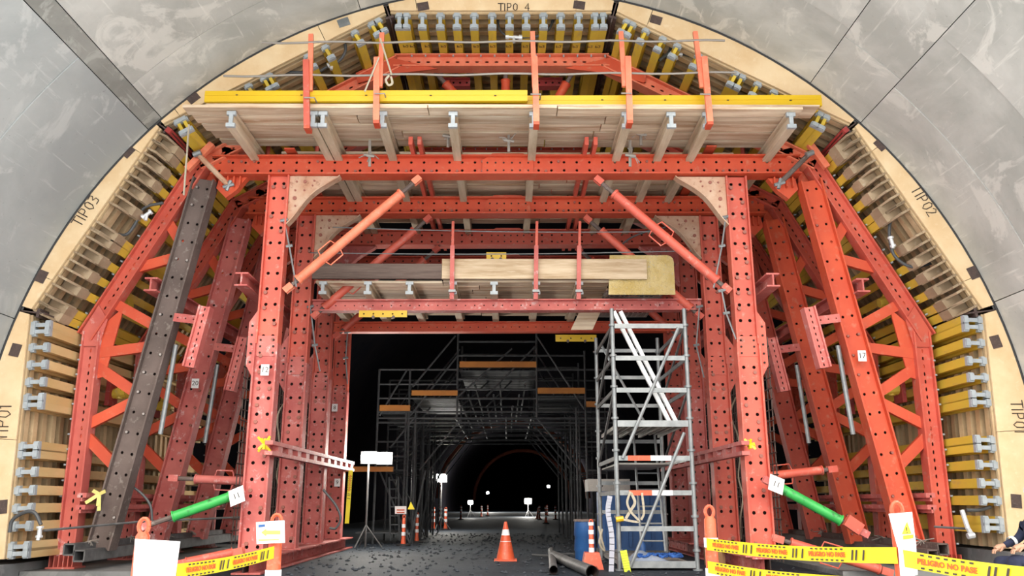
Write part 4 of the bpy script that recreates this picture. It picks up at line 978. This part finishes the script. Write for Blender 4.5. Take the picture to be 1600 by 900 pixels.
MB().prism([P(400,816,8.48),P(444,813,8.48),P(445,848,8.48),P(401,850,8.48)], (0,.012,0)).build('board', M['white'], root)
MB().prism([P(408,832,8.475),P(416,826,8.475),P(416,829,8.475),P(438,829,8.475),P(438,835,8.475),P(416,835,8.475),P(416,838,8.475)], (0,-.003,0)).build('arrow', M['orink'], root)
MB().prism([P(404,843,8.475),P(436,842,8.475),P(436,844,8.475),P(404,845,8.475)], (0,-.003,0)).build('text_line', M['orink'], root)
MB().prism([P(404,820,8.475),P(414,819,8.475),P(414,823,8.475),P(404,824,8.475)], (0,-.003,0)).build('mark', M['blue'], root)
xx = P(1110,830,9.6).x; delineator(xx,9.6,1.18,.075,'orange post with two white bands before the front right column',[(.72,.82),(.40,.50)])
xx = P(1405,830,7.0).x; delineator(xx,7.0,1.22,.07,'orange post with warning sheet on the right, tape wrapped round it',[(.5,.6)])
root = thing('warning_sheet', V((xx,6.88,.6)), 'white warning sheet with yellow triangle on the right orange post', 'sign')
MB().prism([P(1389,803,6.9),P(1425,800,6.9),P(1431,848,6.9),P(1403,855,6.9)], (0,.01,0)).build('sheet', M['white'], root)
MB().prism([P(1404,855,6.89),P(1431,845,6.89),P(1434,898,6.89),P(1408,905,6.89)], (0,.01,0)).build('sheet', M['white'], root)
MB().prism([P(1409,835,6.89),P(1417,815,6.89),P(1424,834,6.89)], (0,-.004,0)).build('triangle', M['tape'], root)
text('!', .07, P(1417,829,6.88), (1,0,0), (0,0,1), M['ink'], root)
MB().prism([P(1411,837,6.89),P(1427,835,6.89),P(1427,841,6.89),P(1411,843,6.89)], (0,-.004,0)).build('label_bar', M['tape'], root)
# far posts and cone
for (px,pb,h,lb,bd) in ((630,853,.86,'orange post with small sign by the foot of the left tunnel scaffold',[(.28,.38),(.5,.6)]),(651,848,.9,'orange post right of the small signed post',[(.3,.4),(.5,.58),(.75,.84)]),(925,889,.9,'orange banded post on a square base beside the blue drum',[(.3,.38),(.45,.53),(.62,.7),(.78,.84)])):
    q = GZ(px,pb)
    r_ = delineator(q.x,q.y,h,.055 if px < 900 else .05,lb,bd)
    if px > 900: MB().prism([(q.x-.2,q.y-.2,0),(q.x+.2,q.y-.2,0),(q.x+.13,q.y-.16,.3),(q.x-.13,q.y-.16,.3)], (0,.34,0)).build('heavy_base', M['post'], r_)
for i,(px,pb) in enumerate(((677,828),(696,828),(688,822),(720,812),(843,812),(853,818),(868,812),(855,806),(752,808),(762,806))):
    q = GZ(px,pb)
    delineator(q.x,q.y,1.0,.07,['nearest banded post of the left row, beside the gantry legs','second banded post of the left row','banded post between the two nearest of the left row','lone banded post farther along the left row','leftmost banded post of the right row','second banded post of the right row','rightmost banded post of the right row','farthest banded post of the right row','tiny banded post just left of the tunnel centre','tiny banded post nearest the tunnel centre'][i],[(.35,.47),(.6,.72),(.82,.9)],group='distant banded posts on the tunnel floor')
q = GZ(841,811); delineator(q.x,q.y,.85,.1,'distant orange cone right of the middle of the tunnel',[(.3,.42)],cone=True)
q = GZ(626,850); root = thing('notice_board', (q.x,23.3,.9), 'small white notice with red lines on the left tunnel post', 'sign')
MB().prism([P(617,791,23.3),P(635,791,23.3),P(635,803,23.3),P(617,803,23.3)], (0,.01,0)).build('board', M['white'], root)
for y in (796,800): MB().prism([P(620,y,23.28),P(632,y,23.28),P(632,y+1.5,23.28),P(620,y+1.5,23.28)], (0,-.004,0)).build('text_line', M['redink'], root)
root = thing('warning_triangle', P(642,792,23.6), 'small yellow warning triangle sheet beside the notice', 'sign')
MB().prism([P(637,796,23.6),P(642,784,23.6),P(648,796,23.6)], (0,.01,0)).build('sheet', M['tape'], root)
# barrier tape
def tape(pa, pb, hgt, lb, words, name='barrier_tape', vert=False):
    root = thing(name, pa, lb, 'tape'); a = V(pa); b_ = V(pb); d = b_-a; L = d.length; xd = d.normalized()
    up = V((0,0,1)); up = (up-xd*up.dot(xd)).normalized() if not vert else V((1,0,0)); n = xd.cross(up)
    if n.y > 0: n = -n
    N = 12; sag = lambda u: -.04*math.sin(math.pi*u)*L*.3
    if vert: sag = lambda u: 0
    mb = MB(); pts = [a+d*i/N+V((0,.004*math.sin(i*1.7),0 if vert else sag(i/N))) for i in range(N+1)]
    for i in range(N): mb.add([pts[i]-up*hgt/2, pts[i+1]-up*hgt/2, pts[i+1]+up*hgt/2, pts[i]+up*hgt/2, pts[i]-up*hgt/2-n*.002, pts[i+1]-up*hgt/2-n*.002, pts[i+1]+up*hgt/2-n*.002, pts[i]+up*hgt/2-n*.002], [(0,1,2,3),(7,6,5,4)])
    mb.build('ribbon', M['tape'], root)
    per = hgt*6.2; k = 0; x = hgt*.9; 
    rd = V((1,0,0)) if not vert else xd
    def at(s_): 
        u = max(0,min(1,s_/L)); i = min(N-1,int(u*N)); f = u*N-i; return pts[i]*(1-f)+pts[i+1]*f
    bars = MB()
    while x+per*.85 < L:
        mid = at(x+per*.33); dloc = (at(x+per*.6)-at(x)).normalized()
        if vert: text(words, hgt*.46, mid+n*.012, dloc, up, M['redink'], root)
        else:
            text(words, hgt*.46, mid+n*.012, dloc, up, M['redink'], root)
        for i in range(7):
            for g in (-1, 1):
                q = at(x+per*(.08+.083*i))+up*g*hgt*.37+n*.010; bars.obox(q, dloc*hgt*.12, up*hgt*.05, n*.002)
        for off in (.74, .80, .91):
            q = at(x+per*off)+n*.010; bars.prism([q+dloc*hgt*(-.14)+up*(-hgt*.34), q+dloc*hgt*(.0)+up*(-hgt*.34), q+dloc*hgt*.16+up*hgt*.34, q+dloc*hgt*.02+up*hgt*.34], n*.003)
        x += per
    bars.build('hazard_marks', M['ink'], root, kind='stuff')
WORDS = 'PELIGRO NO PASE'
tape(P(276,893,6.95), P(428,863,8.52), .115, 'yellow warning tape strung between the two left orange posts', WORDS)
tape(P(1104,850,9.5), P(1402,868,6.93), .125, 'yellow warning tape strung between the two right orange posts', WORDS)
tape(P(1410,872,6.9), P(1640,905,5.9), .13, 'yellow warning tape from the warning sheet post out to the right', WORDS)
tape(P(1106,886,9.5), P(1320,912,7.8), .125, 'lower yellow warning tape from the banded right post', WORDS)
tape(P(548,735,20.5), P(542,818,20.5), .10, 'warning tape hanging down beside the rearmost left column', WORDS, 'hanging_tape', True)

# ------------------------------------------------------------------ scaffold gantry inside the tunnel
Ysc = [26, 28.4, 30.8, 33.2, 35.6]
up_px = [(593,577),(641,577),(716,520),(838,520),(913,548),(958,577)]
TOPZ = [P(x,y,26) for x,y in up_px]
SG = thing('tunnel_scaffold', (0,26,0), 'tall stepped dark scaffold gantry with orange toe boards inside the tunnel', 'scaffold')
inner = {2, 3}
zi = P(0,652,26).z; zlow = P(0,735,26).z
for k, Y in enumerate(Ysc):
    for i, q in enumerate(TOPZ):
        z0 = 0 if i not in inner else zi
        MB().tube([(q.x,Y,z0),(q.x,Y,q.z)], .036, 6).build('standard', M['scaf'], SG)
    for x in (P(668,0,26).x, P(888,0,26).x, P(655,0,26).x): MB().tube([(x,Y,0),(x,Y,zi+.3)], .036, 6).build('standard', M['scaf'], SG)
    lv = [(577,0,2),(600,0,2),(622,0,5),(643,0,5),(653,0,5),(690,0,1),(713,0,1),(735,0,1),(533,2,3),(555,2,4),(577,3,5),(592,2,3),(608,2,4),(690,4,5),(735,4,5),(660,0,5)]
    for (y, i0, i1) in lv:
        if k > 2 and y < 640: continue
        z = P(0,y,26).z; MB().tube([(TOPZ[i0].x,Y,z),(TOPZ[i1].x,Y,z)], .032, 6).build('ledger', M['scaf'], SG)
    for s_, xa, xb in ((-1,P(655,735,26),P(722,652,26)),(1,P(905,735,26),P(838,652,26))):
        MB().tube([(xa.x,Y,xa.z),(xb.x,Y,xb.z)], .028, 6).build('raker', M['scaf'], SG)
    if k < 3:
        for (xa,ya,xb,yb) in ((593,650,637,577),(641,650,716,555),(645,605,712,525),(716,620,800,545),(838,525,913,640),(760,620,838,540),(641,848,665,735),(593,735,640,848),(610,700,650,650)):
            a = P(xa,ya,26); c = P(xb,yb,26); MB().tube([(a.x,Y-.05,a.z),(c.x,Y-.05,c.z)], .03, 6).build('diagonal_brace', M['scaf'], SG)
for (x0,y0,x1,y1) in ((718,566,838,574),(643,611,715,618),(840,607,914,615),(593,634,641,642),(916,628,936,636)):
    a = P(x0,y1,25.9); c = P(x1,y0,25.9); MB().box(a.x,c.x,25.88,25.93,a.z,c.z+.02).build('toe_board', M['toe'], SG)
for (x0,x1,y) in ((718,838,578),(643,715,621),(840,914,618),(593,641,645)):
    a = P(x0,y,26); c = P(x1,y,26)
    for j in range(8): MB().box(a.x,c.x,26.1+j*.6,26.6+j*.6,a.z-.03,a.z).build('deck_board', M['scaf'], SG)
MB().box(P(593,0,26).x,P(645,0,26).x,26,28,.30,.34).build('deck_board', M['scaf'], SG)
for i in range(14):                                    # crossing longitudinals over the opening
    z = zi+(i%4)*.35; x = P(722,0,26).x+(P(836,0,26).x-P(722,0,26).x)*(i/13)
    MB().tube([(x,26,z),(x,35.6,z)], .03, 6).build('transom', M['scaf'], SG)
root = thing('tunnel_ladder', P(614,830,25.7), 'dark scaffold ladder inside the left tunnel scaffold', 'ladder')
for x in (608, 622): MB().tube([P(x,745,25.7), P(x+2,845,25.7)], .03, 6).build('stile', M['scaf'], root)
for i in range(7): MB().tube([P(608,750+i*14,25.7), P(623,750+i*14,25.7)], .022, 6).build('rung', M['scaf'], root)
tag(MB().box(P(552,0,25).x,P(640,0,25).x,24.9,25.1,P(0,737,25).z,P(0,729,25).z).build('rusty_ledge', M['toe']), 'rusty beam below the twin floodlights', 'steel beam')

# ------------------------------------------------------------------ lamps
def flood(px, py, Y, r, m_, lb, power, stand=True):
    c = P(px,py,Y); root = thing('floodlight', V((c.x,Y,0)), lb, 'lamp')
    if stand:
        MB().tube([(c.x,Y+.06,0.02),(c.x,Y+.06,c.z)], .03, 6).build('stand', M['galvd'], root)
        for a in (0,2.1,4.2): MB().tube([(c.x,Y+.06,.6),(c.x+.45*math.cos(a),Y+.06+.45*math.sin(a),.02)], .02, 6).build('leg', M['galvd'], root)
    MB().box(c.x-r*1.1,c.x+r*1.1,Y+.0,Y+.14,c.z-r*.85,c.z+r*.85).build('housing', M['black'], root)
    b = MB(); n = 16; rr = [(math.copysign(abs(math.cos(t))**.6, math.cos(t))*r, math.copysign(abs(math.sin(t))**.6, math.sin(t))*r*.8) for t in [2*math.pi*i/n for i in range(n)]]
    b.prism([(c.x+x,Y-.03,c.z+z) for x, z in rr], (0,.03,0)); b.build('lit_glass', m_, root)
    if power:
        l = bpy.data.lights.new('flood', 'POINT'); l.energy = power; l.shadow_soft_size = r; l.color = (1,.96,.88); lo = bpy.data.objects.new('beam', l); C.objects.link(lo); lo.location = V((0,-r*1.3,c.z)); lo.parent = root
flood(576,715,23.6,.2,M['lampw'],'left lamp of the bright twin floodlights by the left scaffold',60)
flood(601,716,23.6,.2,M['lampw'],'right lamp of the bright twin floodlights by the left scaffold',60,False)
flood(690,747,38,.22,M['lampw'],'single bright floodlight on a stand deeper in the tunnel',150)
flood(735,785,70,.2,M['lamps'],'faint distant lamp left of the tunnel middle',80)
flood(825,783,75,.3,M['lamps'],'faint distant lamp right of the tunnel middle',400)
for (px,py) in ((857,760),(762,770)):
    flood(px,py,110,.16,M['lamps'],f'tiny far lamp {"right" if px > 800 else "left"} under the red arches',900,False)

# ------------------------------------------------------------------ crouching worker at the right edge
def worker():
    root = thing('person', (6.44,10.5,0), 'person in navy workwear with white reflective bands crouching at the right edge', 'person')
    o = V((6.44,10.5,0))
    J = [((0,0,.42),.17),((.02,0,.62),.16),((.04,0,.85),.18),((.05,0,.98),.13),((.06,0,1.08),.065),((.06,0,1.2),.10),((.06,0,1.30),.095),
         ((-.06,-.11,.40),.13),((-.46,-.16,.56),.10),((-.30,-.16,.12),.065),((-.46,-.16,.05),.05),
         ((-.06,.11,.40),.13),((-.44,.18,.52),.10),((-.28,.18,.12),.065),((-.44,.18,.05),.05),
         ((.05,-.20,.95),.075),((-.08,-.27,.76),.055),((-.32,-.20,.70),.04),
         ((.05,.20,.95),.075),((-.08,.27,.76),.055),((-.32,.20,.68),.04)]
    E = [(0,1),(1,2),(2,3),(3,4),(4,5),(5,6),(0,7),(7,8),(8,9),(9,10),(0,11),(11,12),(12,13),(13,14),(3,15),(15,16),(16,17),(3,18),(18,19),(19,20)]
    me = bpy.data.meshes.new('body'); me.from_pydata([j[0] for j in J], E, [])
    ob = bpy.data.objects.new('body', me); C.objects.link(ob)
    sk = ob.modifiers.new('s', 'SKIN'); ob.modifiers.new('u', 'SUBSURF').levels = 2
    for i, j in enumerate(J):
        v = me.skin_vertices[0].data[i]; v.radius = (j[1], j[1]); v.use_root = (i == 0)
    dg = bpy.context.evaluated_depsgraph_get(); m2 = bpy.data.meshes.new_from_object(ob.evaluated_get(dg)); bpy.data.objects.remove(ob)
    m2.name = 'body'; body = bpy.data.objects.new('body', m2); C.objects.link(body); body.parent = root
    m2.materials.clear(); m2.materials.append(M['navy']); m2.materials.append(M['skn']); m2.materials.append(M['band'])
    for p in m2.polygons:
        c = p.center; p.use_smooth = True
        if c.z > 1.06: p.material_index = 1
        elif c.x < -.5 and c.z > .6 and abs(c.y) > .12 and c.z > .61 and False: p.material_index = 1
    def band(a, b_, r, w_):
        a = V(a)+o; b_ = V(b_)+o; MB().tube([a, a+(b_-a).normalized()*w_], r, 16, False).build('reflective_band', M['band'], root, True)
    for yy in (-.16,.18):
        zk = .56 if yy < 0 else .50
        band((-.30,yy*.98,zk-.05),(-.18,yy*.85,zk-.09),.118,.05); band((-.41,yy,zk-.14),(-.34,yy,.2),.098,.05)
    band((-.16,-.25,.745),(-.3,-.21,.705),.066,.05); band((-.16,.25,.735),(-.3,.21,.69),.066,.05); band((-.0,-.235,.86),(-.04,-.25,.8),.078,.05)
    # hands with five separate fingers resting on the knees
    for yy, zz in ((-.20,.69),(.20,.67)):
        hb = MB(); w_ = V((-.33,yy,zz))+o; hb.tube([w_+V((.02,0,.01)), w_+V((-.05,0,-.01)), w_+V((-.09,0,-.03))], [.032,.042,.036], 10)
        for i in range(4):
            s0 = w_+V((-.085,-.033+i*.022,-.03)); ln = (.05,.06,.055,.042)[i]
            hb.tube([s0, s0+V((-ln*.6,0,-.015)), s0+V((-ln*.85,0,-.05))], [.011,.010,.008], 6)
        s0 = w_+V((-.03,-.04,-.015)); hb.tube([s0, s0+V((-.025,-.025,-.02)), s0+V((-.05,-.03,-.035))], [.014,.012,.009], 6)
        hb.build('hand', M['skn'], root, True)
    hc = V((.055,0,1.27))+o
    def blob(c, rx, ry, rz, nm, m_, zc=-9):
        bm = bmesh.new(); bmesh.ops.create_uvsphere(bm, u_segments=16, v_segments=12, radius=1)
        for v in list(bm.verts):
            if v.co.z < zc: v.co.z = zc
            v.co = V((v.co.x*rx, v.co.y*ry, v.co.z*rz))+V(c)-tot(root)
        m3 = bpy.data.meshes.new(nm); bm.to_mesh(m3); bm.free(); m3.materials.append(m_)
        for p in m3.polygons: p.use_smooth = True
        k = bpy.data.objects.new(nm, m3); C.objects.link(k); k.parent = root; return k
    blob(hc+V((.0,0,.06)), .135, .12, .115, 'helmet', M['white'], -.15)
    blob(hc+V((-.105,0,-.03)), .022, .014, .022, 'nose', M['skn']); blob(hc+V((-.09,0,-.075)), .02, .03, .009, 'mouth', M['dred'])
    for g in (-1,1): blob(hc+V((-.085,g*.035,.0)), .014,.016,.01, 'eye', M['ink']); blob(hc+V((.0,g*.098,-.02)), .02,.012,.03, 'ear', M['skn'])
    for yy in (-.16,.18): MB().obox(V((-.36,yy,.045))+o, (.15,0,0), (0,.05,0), (0,0,.045)).build('boot', M['black'], root)
worker()
